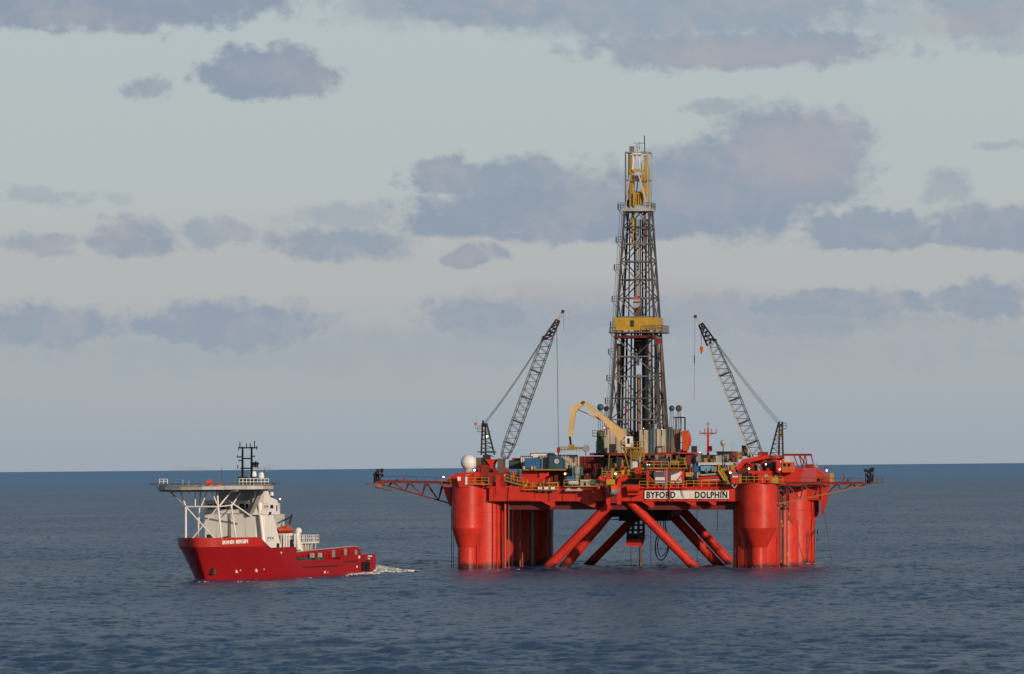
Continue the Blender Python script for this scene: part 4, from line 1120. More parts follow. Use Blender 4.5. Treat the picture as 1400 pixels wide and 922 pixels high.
rc = thing('pedestal_crane', 'lattice crane on the right column, boom leaning up to the left', 'crane', RIG, R(1055, 646, YC), 'lattice deck cranes')
boom, pt = lattice_boom(rc, (1036, 624), (973.5, 468), 1.9, 2.15, 1.3, YC, 'cream', 'steel', 16)
hd = boom_head(((967, 473), (978.5, 467), (955.5, 445), (960.5, 442)), rc)
MB().beam(R(959, 445, YC), R(951, 433.5, YC), .48, .42, .3, .28).build('jib', 'cream', hd)
MB().tube(R(950.5, 433, YC - .3), R(950.5, 433, YC + .3), .34, n=12).build('sheave', 'dark', hd)
MB().box(R(974, 467, YC - .6), R(980, 463.5, YC + .6)).build('sheave_box', 'black', hd)
gt = MB()
for a, b in (((1052.5, 624), (1064, 580)), ((1064.5, 624), (1066, 580)), ((1070.5, 624), (1069.5, 580))):
    for y in (YC - 1.0, YC + 1.0): gt.beam(R(*a, y), R(*b, y * .5 + YC * .5), .3)
for k in range(6):
    py = 588 + k * 6.2; gt.beam(R(1063 - (py - 582) * .24, py, YC - 1), R(1070, py, YC - 1), .13); gt.beam(R(1063 - (py - 582) * .24, py, YC - 1), R(1066, py + 6, YC - 1), .12)
gt.build('gantry', 'dark', rc)
MB().box(R(1063.5, 585, YC - .6), R(1066.5, 577, YC + .6)).box(R(1068, 585, YC - .6), R(1071, 577, YC + .6)).box(R(1066.5, 583, YC - .4), R(1068, 580, YC + .4)).build('gantry_head', 'black', rc)
MB().box(R(1066, 598, YC - .8), R(1069.5, 588, YC + .3)).build('gantry_plate', 'yellow_old', rc)
gp = MB().box(R(1068, 587, YC - 1), R(1075, 586, YC + 1)); gp.rail([R(1070, 586, YC - 1), R(1075, 586, YC - 1)], 1, .05, .6); gp.build('gantry_platform', 'steel', rc)
MB().tube(R(1066.8, 623, YC - 1.2), R(1066.8, 604, YC - 1.2), .1, n=6).build('ladder_hoop', 'greylight', rc)
for k in range(4):
    cable(R(1062 + k * 1.8, 579 - k * .5, YC - .7 + k * .45), R(976 + k * .8, 465.5, YC - .7 + k * .45), .03, .5).build('pendant', 'steel', rc)
cable(R(950, 435, YC), R(949, 546, YC), .03).build('hoist_wire', 'steel', rc)
MB().tube(R(949.3, 486, YC), R(949.2, 497, YC), .1, n=6).build('hook_weight', 'dark', rc)
cable(R(958.5, 445, YC), R(958.8, 474, YC), .045).build('hoist_wire', 'dark', rc)
a = R(957, 474, YC); b = R(961, 481, YC)
MB().box((a.x, YC - .25, b.z), (b.x, YC + .25, a.z)).build('hook_block', 'orange', rc)
MB().path([R(959, 481, YC), R(959, 483, YC), R(958, 484, YC)], .1).build('hook', 'dark', rc)
MB().box(R(1036, 627, YC - 1.2), R(1050, 618, YC + 1.5)).build('winch_house', 'red_old', rc)
pc = R(1058, 646, YC)
MB().lathe([(1.6, -.5), (1.6, 2.4), (2.0, 2.6), (2.0, 3.2)], (pc.x, YC, pc.z), 20).build('pedestal', 'red_old', rc)
MB().sphere(R(966.5, 464, YC - 1), .17, 6).build('warning_lamp', 'lamp_red', rc)

# ------------------------------------------------------------------ knuckle-boom pipe handling crane
YK = 6.0
kc = thing('knuckle_crane', 'cream-yellow knuckle-boom crane with a white cab in front of the derrick', 'crane', RIG, R(866, 645, YK))
def plate(pts, y0, y1, nm, mt_, par): return MB().prism([(R(p[0], p[1], YK).x, R(p[0], p[1], YK).z) for p in pts], 1, y0, y1).build(nm, mt_, par)
plate(((848, 604), (856, 597), (851, 588), (803, 550.5), (797.5, 548), (795.5, 551.5), (800, 555), (828, 579)), YK - .5, YK + .5, 'main_boom', 'cream_yellow', kc)
plate(((797, 547.8), (800.5, 551.5), (790, 560.5), (787, 565), (782.5, 597), (777, 597), (780, 567), (781.5, 556.5)), YK - .42, YK + .42, 'outer_boom', 'cream_yellow', kc)
MB().tube(R(797.7, 550.5, YK - .7), R(797.7, 550.5, YK + .7), .3, n=12).build('knuckle_pin', 'steel', kc)
MB().tube(R(789, 560, YK), R(806, 567, YK), .1, n=8).build('ram_rod', 'galv', kc); MB().tube(R(804, 566.2, YK), R(823, 574.5, YK), .17, n=8).build('ram', 'cream_yellow', kc)
MB().beam(R(779, 597, YK), R(780.5, 609, YK), .35, .35).build('wrist', 'black', kc)
gr = MB().beam(R(764, 611.5, YK), R(776, 611.5, YK), .16, .16).beam(R(764, 615, YK), R(800, 613, YK), .22, .22).beam(R(764, 611, YK), R(764, 616, YK), .2)
gr.box(R(777, 616, YK - .5), R(785, 608, YK + .5)).beam(R(785, 612, YK), R(799, 613, YK), .3, .3)
for px in (768, 772, 788, 792): gr.beam(R(px, 611, YK), R(px, 617.5, YK), .14)
gr.build('gripper', 'yellow_old', kc)
MB().tube(R(801, 613.5, YK - .35), R(801, 613.5, YK + .35), .72, n=14).beam(R(801, 618, YK), R(801, 625, YK), .25).build('gripper_disc', 'grey', kc)
cbn = MB().box(R(855, 611, YK - 1), R(865.5, 597, YK + .8)).build('operator_cab', 'white', kc)
MB().box(R(857.5, 607, YK - 1.06), R(861, 599.5, YK - 1.002)).build('window', 'glass', cbn)
ped = MB().box(R(849, 613.5, YK - 1.6), R(880, 611.5, YK + 1.6))
for x0, x1 in ((852, 860), (862, 864), (870, 870), (877, 874), (880, 880), (866, 876), (876, 866)): ped.beam(R(x0, 613, YK - 1), R(x1, 640, YK - 1), .2); ped.beam(R(x0 + 1, 613, YK + 1), R(x1 + 1, 640, YK + 1), .2)
for py in (618, 624, 630, 636): ped.beam(R(860, py, YK - 1.1), R(881, py, YK - 1.1), .16)
ped.rail([R(848, 611.5, YK - 1.6), R(855, 611.5, YK - 1.6)], .9, .06, .8).rail([R(866, 611.5, YK - 1.6), R(881, 611.5, YK - 1.6)], 1.0, .06, .8)
ped.build('pedestal', 'yellow_old', kc)
pk = R(869, 645, YK); MB().lathe([(1.0, -3), (1.0, R(869, 612, YK).z - pk.z - .3)], (pk.x, YK, pk.z), 18).build('pedestal_core', 'yellow_old', kc)
MB().tube(R(848, 606, YK), R(858, 613, YK), .15, n=8).build('ram', 'steel', kc)

# ------------------------------------------------------------------ cargo on deck: every box a thing of its own
def container(x0, y0, x1, y1, Y, dep, m, label, corr=True, frame='steel', name='cargo_container', group='containers on the rig deck', stripe=None):
    a = R(x0, y1, Y); b = R(x1, y0, Y)
    t = thing(name, label, 'container', RIG, (a.x, Y, a.z), group)
    mb = MB()
    if corr: mb.corrugated((a.x + .05, Y + .05, a.z + .05), (b.x - .05, Y + dep, b.z - .05), .32, .09)
    else: mb.box((a.x + .05, Y + .05, a.z + .05), (b.x - .05, Y + dep, b.z - .05))
    mb.build('body', m, t)
    for sx in (a.x, b.x):
        MB().box((sx - .06, Y - .03, a.z), (sx + .06, Y + .12, b.z)).build('corner_post', frame, t)
    for z in (a.z, b.z):
        MB().box((a.x + .062, Y - .02, z - .07), (b.x - .062, Y + .1, z + .07)).build('rail', frame, t)
    if stripe:
        MB().box((a.x + .07, Y - .015, a.z + .08), (b.x - .07, Y + .04, a.z + .08 + stripe[1])).build('stripe', stripe[0], t)
    return t
container(718, 627, 738.5, 641.5, 1, 6, 'blue', 'plain blue container on the left cargo flat', False, 'blue')
container(711.5, 624, 728, 641.5, 7.5, 2.5, 'white_rust', 'off-white ribbed container behind the blue one on the cargo flat')
container(741, 626, 748.5, 641.5, 1.5, 3, 'grey', 'narrow grey container right of the blue one on the cargo flat', True, 'grey')
container(725, 620, 758, 626, 11, 2.4, 'white', 'long white container with dark roof edge, highest on the cargo flat', False, 'brown')
container(764, 622.5, 789.5, 641, 9, 2.5, 'cream', 'cream ribbed container behind the tanks at the left of the derrick', True, 'brown')
container(894.5, 645, 914, 660, -2, 2.5, 'white', 'white container with a blue base stripe under the left of the yellow gallery', False, 'white', stripe=('blue', .35))
container(917, 645, 931, 660, -2, 2.5, 'white', 'white container with a blue base stripe under the right of the yellow gallery', False, 'white', stripe=('blue', .35))
container(700, 627, 712, 633, 9, 3, 'red_bright', 'low red container at the far left of the deck cargo', False, 'red_old')
container(696, 630, 711, 641, 6, 3, 'green', 'dark green container beside the left crane foot', True, 'dark')
# blue winch unit on the flat
a = R(750, 641.5, .5); b = R(770, 622, .5)
wu = thing('winch_unit', 'dark blue winch unit with a sloping top at the right end of the cargo flat', 'machine', RIG, (a.x, .5, a.z))
MB().prism([(R(q[0], q[1], .5).x, R(q[0], q[1], .5).z) for q in ((750, 641.5), (769.5, 641.5), (769.5, 631), (764, 624), (750, 624))], 1, .5, 3.5).build('housing', 'teal', wu)
MB().tube(R(761, 631, .3), R(761, 631, .5) + Vector((0, .1, 0)), .5, n=14).build('drum_end', 'greylight', wu)
MB().box(R(748.5, 641, .3), R(751.5, 620, 1.2)).build('control_box', 'black', wu)
MB().beam(R(751, 621, 1), R(760, 624, 1), .8, .5).build('sheave_frame', 'dark', wu)
MB().beam(R(770, 627, 1), R(779, 634, 1), .08).build('stay', 'dark', wu)
for px, m in ((716, 'cream'), (727, 'cream'), (730.5, 'yellow_old')):
    p = R(px, 640, -.2)
    t = thing('drum', {716: 'pale drum at the left edge of the cargo flat', 727: 'pale drum in front of the blue container', 730.5: 'yellowish drum in front of the blue container'}[px], 'drum', RIG, (p.x, p.y, p.z - .3))
    MB().lathe([(.24, 0), (.25, .02), (.24, .28), (.26, .3), (.24, .32), (.24, .6)], (p.x, p.y, p.z - .3), 12).build('shell', m, t)
    MB().tube((p.x, p.y, p.z + .3), (p.x, p.y, p.z + .33), .2, n=10).build('lid', 'grey', t)
# free-fall boat standing nose up by the derrick
fb = thing('escape_capsule', 'upright orange tapered escape boat on the red platform right of the derrick', 'lifeboat', RIG, R(938, 618, 12))
MB().prism([(R(q[0], q[1], 12).x, R(q[0], q[1], 12).z) for q in ((932, 590), (940.5, 588.5), (943.5, 597), (942, 607), (940, 616.5), (934.5, 616.5), (933, 604))], 1, 11.4, 13.2).build('hull', 'orange', fb)
MB().prism([(R(q[0], q[1], 12).x, R(q[0], q[1], 12).z) for q in ((941, 594), (944.5, 600), (943.5, 610), (941.5, 610))], 1, 11.7, 12.9).build('canopy', 'red_bright', fb)

# ------------------------------------------------------------------ small deck machinery as parts of the rig
rnd = random.Random(21)
def clutter(x0, x1, py, hmin, hmax, Y0, Y1, n, mats):
    for i in range(n):
        px = rnd.uniform(x0, x1); Y = rnd.uniform(Y0, Y1); h = rnd.uniform(hmin, hmax); w = rnd.uniform(.3, 1.3); d = rnd.uniform(.4, 1.4)
        p = R(px, py, Y); m = rnd.choice(mats); k = rnd.random()
        if k < .35: MB().box((p.x, Y, p.z), (p.x + w, Y + d, p.z + h)).build('locker', m, rig)
        elif k < .55: MB().tube((p.x, Y, p.z), (p.x, Y, p.z + h * 1.3), rnd.uniform(.08, .35), n=9).build('standpipe', m, rig)
        elif k < .72: MB().tube((p.x, Y, p.z + .45), (p.x + w * 1.4, Y, p.z + .45), .42, n=12).build('cable_drum', m, rig)
        elif k < .88: MB().path([(p.x, Y, p.z), (p.x, Y, p.z + h), (p.x + w, Y, p.z + h), (p.x + w, Y, p.z)], .09, 6).build('pipe', m, rig)
        else: MB().beam((p.x, Y, p.z), (p.x + rnd.uniform(-.6, .6), Y, p.z + h * 1.5), .14).build('post', m, rig)
DM = ('red_old', 'dark', 'yellow_old', 'grey', 'brown', 'teal', 'red', 'steel')
clutter(692, 716, 661, .6, 2.2, 0, 4, 21, DM)
clutter(716, 762, 668, .5, 1.3, -4.5, 0, 24, ('yellow_old', 'red', 'red_old', 'dark', 'yellow'))
clutter(790, 826, 665, .6, 2.6, -2, 8, 27, ('dark', 'green', 'teal', 'brown', 'red_dark'))
clutter(826, 884, 655, .6, 2.4, -1, 3, 39, ('yellow_old', 'brown', 'dark', 'red', 'yellow'))
clutter(826, 860, 640, .6, 2.2, 4, 10, 18, ('dark', 'brown', 'yellow_old', 'steel'))
clutter(862, 940, 636, .6, 2.0, 2, 9, 39, ('dark', 'brown', 'red_old', 'steel', 'yellow_old', 'grey'))
clutter(886, 940, 668, .3, .8, -4, -2.4, 18, ('yellow_old', 'red', 'dark', 'red_old'))
clutter(940, 1000, 646, .4, 1.6, -2, 3, 33, ('grey', 'yellow_old', 'dark', 'red', 'greylight', 'blue'))
clutter(945, 1000, 633, .4, 1.5, 4, 14, 24, ('grey', 'yellow_old', 'dark', 'greylight', 'brown'))
clutter(1012, 1062, 646, .5, 2.0, 0, 5, 30, ('red', 'red_old', 'dark', 'red_bright', 'brown', 'grey'))
clutter(1085, 1130, 641, .3, .9, YB - 3, YB + 3, 9, ('red_old', 'grey', 'dark'))
clutter(640, 690, 647, .3, 1.2, 0, 5, 18, ('red_old', 'dark', 'red', 'brown'))
clutter(808, 935, 620, .5, 2.4, 12.6, 16, 36, ('dark', 'brown', 'steel', 'red_old', 'grey'))
# work lamps that burn in the photograph
for px, py, Y, m, r in ((606.4, 652.5, -3, 'lamp_white', .2), (648.6, 643.2, -2.5, 'lamp_white', .24), (772.5, 648, -1, 'lamp', .25), (841.5, 648, -8.5, 'lamp', .24), (998.5, 646.5, -5, 'lamp', .24), (1024, 641, -4, 'lamp', .22), (1047, 635, -1, 'lamp', .2), (1066, 642, -2.2, 'lamp', .2), (1130.3, 643.5, YB - 8, 'lamp_white', .22), (885, 635.5, -6.6, 'lamp_white', .1), (888, 635.5, -6.6, 'lamp_white', .1), (957, 619, 8, 'lamp_white', .1), (690, 650, -5.5, 'lamp_white', .1), (1048, 626, 0, 'lamp', .1)):
    lamp(px, py, Y, m, r)

# ------------------------------------------------------------------ the supply ship
def on_hull(px, py, zfix=None, fl=0.0):
    """first point of the pixel ray on the ship's shell, marched in ship coordinates"""
    a = SHIP.inv @ CAM; d = SHIP.inv.to_3x3() @ ray(px, py)
    t0 = (a - Vector((0, 0, 0))).length - 45
    def g(t):
        p = a + d * t; return p.y - (half(p.x - fl, zfix if zfix is not None else p.z) + fl)
    t = t0; prev = t0
    while t < t0 + 110:
        p = a + d * t
        s_ = stem(zfix if zfix is not None else p.z) + fl
        if p.x < s_ and g(t) < 0 and p.y > -9: break
        prev = t; t += .25
    lo, hi = prev, t
    for i in range(24):
        mid = (lo + hi) / 2; p = a + d * mid
        if p.x < stem(zfix if zfix is not None else p.z) + fl and g(mid) < 0: hi = mid
        else: lo = mid
    return a + d * lo
ship = thing('supply_ship', 'red and white offshore supply ship with a helideck over its bow', 'ship', SHIP)
BH = 8.4; LEN = 56.5
def stem(z): return .62 * max(z, 0) + (0 if z >= 0 else .4 * z)           # x of the stem at height z (forward is +)
def half(x, z):
    """half breadth of the hull at x (0 = stem on the waterline, aft negative) and height z"""
    s = stem(z) - x
    ent = 25 - 1.5 * min(max(z, 0), 7.2)
    t = min(max(s / ent, 0), 1)
    b = BH * (1 - (1 - t) ** 2.2) ** .72
    if z < 0: b *= 1 + .05 * z
    if x < -47: b *= 1 - .06 * ((-47 - x) / 10) ** 2
    return max(b, .0)
def keel(x): return -3 if x > -37 else -3 + ((-37 - x) / 19.5) ** 1.3 * 4.0
def hull_strip(zs, x_end, name, m, par):
    """shell plating between heights zs, both sides, from the stem to x_end"""
    mb = MB(); vs = []; fs = []
    N = 46; rows = []
    for z in zs:
        row = []
        for i in range(N + 1):
            t = (i / N) ** 1.7
            x = stem(z) + (x_end - stem(z)) * t
            zz = max(z, keel(x))
            row.append((x, half(x, max(z, -3)), zz))
        rows.append(row)
    for sgn in (1, -1):
        o = len(vs)
        for row in rows: vs += [(x, sgn * y, z) for x, y, z in row]
        for j in range(len(rows) - 1):
            for i in range(N):
                q = o + j * (N + 1) + i
                f = (q, q + 1, q + N + 2, q + N + 1)
                fs.append(f if sgn < 0 else f[::-1])
    # transom
    o = len(vs); z0 = len(rows)
    vs += [(rows[j][N][0], s_ * rows[j][N][1], rows[j][N][2]) for s_ in (1, -1) for j in range(z0)]
    for j in range(z0 - 1): fs.append((o + j, o + j + 1, o + z0 + j + 1, o + z0 + j))
    mb.add(vs, fs)
    return mb.build(name, m, par)
Z_LOW, Z_MID, Z_KN, Z_TOP = 2.75, 5.45, 5.8, 7.4
X_BRK = -20.0                                     # break of the upper deck
hull = hull_strip([-3, -1.5, -.3, .35, 1.0, 1.8, Z_LOW], -LEN, 'hull', 'ship_red', ship)
hull_strip([Z_LOW + .002, 3.3, 4.2, Z_MID], X_BRK, 'upper_hull', 'ship_red', ship)
# forecastle bulwark with a knuckle, swept down at its after end
fo = MB(); vs = []; fs = []
N = 40; xe = -9.2
for sgn in (1, -1):
    o = len(vs)
    for i in range(N + 1):
        t = (i / N) ** 1.6
        for z, fl in ((Z_MID, 0), (Z_KN, .12), (Z_TOP, .25)):
            top = z
            x = stem(min(z, Z_KN)) + fl + (xe - stem(min(z, Z_KN)) - fl) * t
            if x < -5.6: top = min(z, Z_MID + .05 + (Z_TOP - Z_MID) * max(0, 1 - (-5.6 - x) / 3.2))
            vs.append((x, sgn * (half(x - fl, min(z, Z_KN)) + (fl if i else 0)), top))
    for i in range(N):
        for j in range(2):
            q = o + i * 3 + j
            fs.append((q, q + 3, q + 4, q + 1) if sgn > 0 else (q, q + 1, q + 4, q + 3))
fo.add(vs, fs)
bul = fo.build('forecastle_bulwark', 'ship_red_lip', ship)
# decks
def deck(z, x0, x1, name, m):
    mb = MB(); n = 26; vs = []
    for i in range(n + 1):
        x = x0 + (x1 - x0) * (i / n) ** 1.4
        vs += [(x, half(x, z) - .05, z), (x, -half(x, z) + .05, z)]
    mb.add(vs, [(2 * i, 2 * i + 1, 2 * i + 3, 2 * i + 2) for i in range(n)])
    return mb.build(name, m, ship)
deck(Z_MID - .05, stem(Z_MID) - .2, X_BRK, 'foredeck', 'green_deck')
deck(1.7, X_BRK + .5, -LEN + .1, 'working_deck', 'brown')
MB().box((X_BRK - .02, -BH + .1, 1.7), (X_BRK + .3, BH - .06, Z_MID - .06)).build('deck_break', 'ship_red', ship)
# black fendering, rubbing strakes, draught marks and ports on the port side
def side(px, py, off=.0): return SV(px, py, BH + off)
for x0, x1, y in ((413, 462, 774.5), (470, 508, 767)):
    a = side(x0, y + 1.5, .02); b = side(x1, y - 1.0, .02)
    MB().beam((a.x, BH + .03, a.z), (b.x, half(b.x, 2) + .03, b.z), .14, .22).build('rubbing_strake', 'boot', ship)
for px in (497.3, 502.5):
    p = SV(px, 774, half(-52, 1.5) + .25)
    MB().box((p.x - .75, p.y - .3, p.z - .9), (p.x + .75, p.y + .15, p.z + .75)).build('tyre_fender', 'black', ship)
for px, py, s in ((324, 781.5, .32), (329, 780, .12), (351, 780, .34), (361, 778.5, .12), (384.5, 755.8, .18), (444, 782.5, .26), (448, 783, .12), (491, 761.8, .3), (488, 775, .22)):
    p = on_hull(px, py); x, y, z = p
    MB().box((x - s, y - .12, z - s * .8), (x + s, y + .05, z + s * .8)).build('hull_mark', 'letter_white', ship)
# anchor in its recess on the bow
x, y, z = on_hull(293, 781)
an = MB().box((x - .7, y - .5, z - .6), (x + .6, y + .04, z + .6)).build('anchor_pocket', 'boot', ship)
MB().beam((x, y + .12, z + .5), (x, y + .08, z - .4), .2).beam((x - .5, y + .1, z - .4), (x + .5, y + .1, z - .4), .2).build('anchor', 'brown', an)
# port quarter: low bulwark, tall inboard cargo rail with openings, stern block
def bulwark(x0, x1, z0, z1, th=.14, m='ship_red', nm='bulwark'):
    mb = MB(); n = 8; vs = []; fs = []
    for i in range(n + 1):
        x = x0 + (x1 - x0) * i / n; yy = half(x, 2.5)
        vs += [(x, yy, z0), (x, yy, z1), (x, yy - th, z1), (x, yy - th, z0)]
    for i in range(n):
        for j in range(4):
            q = i * 4; fs.append((q + j, q + 4 + j, q + 4 + (j + 1) % 4, q + (j + 1) % 4))
    fs += [(0, 1, 2, 3), (n * 4 + 3, n * 4 + 2, n * 4 + 1, n * 4)]
    mb.add(vs, fs); return mb.build(nm, m, ship)
bulwark(X_BRK, -39.5, Z_LOW + .002, 3.0)
bulwark(-39.5, -LEN + .1, Z_LOW + .002, 3.65)
MB().box((-LEN, -BH * .9, 1.7), (-LEN + .35, BH * .9, 2.6)).build('stern_roller', 'brown', ship)
for sg in (1, -1):
    mb = MB(); yy = sg * 6.4; prof = []
    xs = [X_BRK - .1, -27, -33, -39, -45, -49.5, -51.3, -52.4, -53.1, -53.5]
    zs = [4.35, 4.55, 4.7, 4.85, 5.0, 5.1, 5.0, 4.6, 3.9, 3.2]
    poly = [(x_, z_) for x_, z_ in zip(xs, zs)] + [(-53.5, 1.7), (X_BRK - .1, 1.7)]
    rail_ = mb.prism(poly, 1, yy - .12, yy + .12).build('cargo_rail', 'ship_red', ship)
    cap = MB()
    for a, b in zip(range(6), range(1, 7)): cap.beam((xs[a], yy, zs[a] + .05), (xs[b], yy, zs[b] + .05), .5, .12)
    cap.build('rail_cap', 'greylight', rail_)
    for x0, w, z in ((-40.2, 1.1, 3.95), (-45.6, 1.0, 4.1), (-50.4, .9, 3.8)):
        MB().box((x0 - w, yy + sg * .122, z - .65), (x0 + w * .2, yy + sg * .14, z + .65)).build('rail_opening', 'grey', rail_)
    for k in range(9):
        x0 = -24 - k * 2.9
        MB().box((x0 - .08, yy + sg * .121, 1.75), (x0 + .08, yy + sg * .45, 3.9 + k * .08)).build('rail_stay', 'ship_red', rail_)
for k in range(6):
    x0 = X_BRK - 3.0 - k * 1.9
    t = MB().tube((x0, 7.4, 2.9), (x0 - 1.2, 7.4, 2.9), .55, n=14).build('mooring_drum', ('green_deck', 'teal', 'green_deck', 'dark', 'green', 'green_deck')[k], ship)
for x0 in (-29, -32.5): MB().box((x0, 7.0, 2.6), (x0 - .6, 7.6, 4.2)).build('winch_frame', 'greylight', ship)

# superstructure
HW = 5.6; XF = -12.0
zA = SU(310, 703).z; zB = SU(310, 687).z
def top_z(py, x=XF): return SU(320, py, x).z
low = MB()
za, zl = Z_MID - .06, zA
poly = [(XF, -HW), (XF, HW - 1.4), (XF - .9, HW), (-19.8, HW), (-19.8, -HW)]
poly_t = [(XF, -HW), (XF, HW - 1.4), (XF - .9, HW), (-16.4, HW), (-16.4, -HW)]
n = 5
low.add([(x_, y_, za) for x_, y_ in poly] + [(x_, y_, zl) for x_, y_ in poly_t], [(i, (i + 1) % n, n + (i + 1) % n, n + i)[::-1] for i in range(n)] + [tuple(range(n)), tuple(range(2 * n - 1, n - 1, -1))])
acc = low.build('accommodation', 'white', ship)
MB().box((XF + .12, -HW - .1, zl), (-16.6, HW + .1, zl + .14)).build('deck_edge', 'greylight', acc)
br = MB()
pl0 = [(XF - .6, -HW), (XF - .6, HW - 1.2), (XF - 1.4, HW), (-16.2, HW), (-16.2, -HW)]
zb1 = top_z(686)
pl1 = [(x_ + (.5 if i < 2 else .2 if i == 2 else .9), y_) for i, (x_, y_) in enumerate(pl0)]
br.add([(x_, y_, zl + .15) for x_, y_ in pl0] + [(x_, y_, zb1) for x_, y_ in pl1], [(i, (i + 1) % n, n + (i + 1) % n, n + i)[::-1] for i in range(n)] + [tuple(range(n)), tuple(range(2 * n - 1, n - 1, -1))])
bridge = br.build('bridge', 'white', ship)
MB().box((XF + .2, -HW - .25, zb1), (-15.6, HW + .25, zb1 + .25)).build('bridge_roof', 'white', bridge)
for k in range(8):
    y0 = -HW + .55 + k * 1.22
    zc_ = (zl + .15 + zb1) / 2 + .12
    MB().box((XF - .6 + .18, y0, zc_ - .42), (XF - .6 + .46, y0 + .85, zc_ + .48)).build('window', 'glass', bridge)
# wheelhouse upper tier with the sloping wing seen on the port side
zr = SV(363, 671, HW).z
prof = [SV(357, 704, HW), SV(360, 672, HW), SV(364, 671, HW), SV(367.5, 680, HW), SV(377, 684, HW), SV(380.5, 703, HW)]
MB().prism([(p.x, p.z) for p in prof], 1, HW - 2.6, HW + .30).build('wing', 'white', bridge)
def side_panel(nm, x0, y0, x1, y1, m, par, out=.36):
    a = SV(x0, y1, HW + out); b = SV(x1, y0, HW + out)
    return MB().box((a.x, HW + out - .04, a.z), (b.x, HW + out, b.z)).build(nm, m, par)
side_panel('window', 369.8, 690.5, 373.8, 695.5, 'glass', bridge); side_panel('window', 368, 700, 371, 704, 'glass', bridge); side_panel('window', 378, 691, 379.3, 699, 'glass', bridge, .34)
side_panel('window', 330, 664, 331, 665, 'glass', bridge)
def side_text(txt, px0, px1, py, hgt, m, par, out):
    a = SV(px0, py, HW + out); b = SV(px1, py, HW + out)
    o = lettering(txt, 1.0, m, 'lettering', par, axes((0, 0, 0), (-1, 0, 0), (0, 0, 1)), ext=.015)
    xs = [v.co.x for v in o.data.vertices]; zs = [v.co.z for v in o.data.vertices]
    k = abs(b.x - a.x) / (max(xs) - min(xs)); kz = hgt / (max(zs) - min(zs))
    o.data.transform(Matrix.Translation(((a.x + b.x) / 2, HW + out, (a.z + b.z) / 2)) @ Matrix.Diagonal((k, 1, kz, 1)) @ Matrix.Translation((-(max(xs) + min(xs)) / 2, 0, -(max(zs) + min(zs)) / 2)))
side_text('DOF', 361.2, 367, 693, .52, 'letter_black', bridge, .33)
side_panel('sign_line', 360.5, 688.6, 367.6, 689.0, 'letter_black', bridge, .34); side_panel('sign_line', 360.5, 696.4, 367.6, 696.8, 'letter_black', bridge, .34)
side_text('JTEX', 364.5, 374.5, 736.5, .55, 'letter_black', acc, .03)
side_panel('sign_line', 363, 738.8, 375.5, 739.3, 'letter_black', acc, .05)
side_panel('doorway', 378.5, 743, 382, 749.5, 'black', acc, .05)
# front bulkhead: plates, pipe and ladder
for y0 in (-3.4, -.6, 2.2): MB().box((XF + .003, y0, za + .1), (XF + .03, y0 + .05, zl - .05)).build('seam', 'greylight', acc)
MB().box((XF + .01, -.9, za), (XF + .22, -.5, zl + .05)).build('cable_trunk', 'grey', acc)
MB().tube(SU(361, 745, XF + .3), SU(354.5, 688, XF + .3), .42, n=12).build('exhaust_pipe', 'white', acc)
MB().box(SU(345, 700, XF + .8), SU(352, 672, XF - .5)).build('vent_trunk', 'greylight', bridge)
# monkey island, goal-post mast, radomes
roof2 = MB().box((XF - .4, -3.6, zb1 + .26), (-15.6, 4.2, SU(340, 664, XF - 1).z)).build('top_house', 'white_rust', bridge)
XM = -14.5
def um(px, py): return SU(px, py, XM)
gm = MB()
for px in (331.6, 344): gm.beam(um(px, 664), um(px, 611), .34, .34, .26, .26)
for py, x0, x1 in ((612.5, 326, 351.5), (627, 331, 345), (640.5, 329, 346)): gm.beam(um(x0, py), um(x1, py), .2, .24)
mastS = gm.build('goal_post_mast', 'black', ship)
ga = MB()
for px, y0, y1 in ((328, 613, 604), (337, 613, 606.5), (342, 613, 606.5), (348, 612, 603), (326.3, 616, 611), (351, 615, 610), (325, 641, 636), (352.5, 641, 632), (349.5, 640, 630), (324.5, 626, 622)): ga.tube(um(px, y0), um(px, y1), .09, n=5)
for x0, x1, py in ((326, 332, 630), (344, 354, 634), (344, 352, 638), (325, 332, 625), (344, 349, 624)): ga.beam(um(x0, py), um(x1, py), .16, .2)
ga.box(um(345, 637), um(352, 632) + Vector((.8, 0, 0))).build('antenna', 'black', mastS)
MB().box((XM - .8, um(328, 660).y, um(328, 662).z), (XM + .8, um(336, 660).y, um(328, 652).z)).box((XM - .8, um(340, 660).y, um(328, 662).z), (XM + .8, um(349, 660).y, um(328, 654).z)).build('mast_foot', 'dark', mastS)
for px, py, r, x_ in ((347, 648.5, .5, -15), (357.2, 650.5, .56, -15), (371.5, 675.5, .34, -16), (331, 650, .3, -15)):
    p = SU(px, py, x_); o = MB().lathe([(.02, r * 1.15), (r * .6, r), (r, r * .3), (r, -r * .8), (r * .7, -r)][::-1], p, 16).build('radome', 'white', ship)
    MB().tube(p - Vector((0, 0, r)), p - Vector((0, 0, r + 1.4)), .12, n=6).build('radome_post', 'dark', o)
for px in (361.5, 303): MB().tube(SU(px, 668, -15), SU(px, 640, -15), .045, n=4).build('whip_antenna', 'dark', ship)
o = MB().sphere(SU(374.4, 682.6, -14.8) + Vector((0, 1.2, 0)), .13, 6).build('lamp', 'lamp', ship)
MB().path([SU(361, 672, -14), SU(367, 668, -14), SU(373, 667, -14)], .14).build('davit_arm', 'dark', ship)

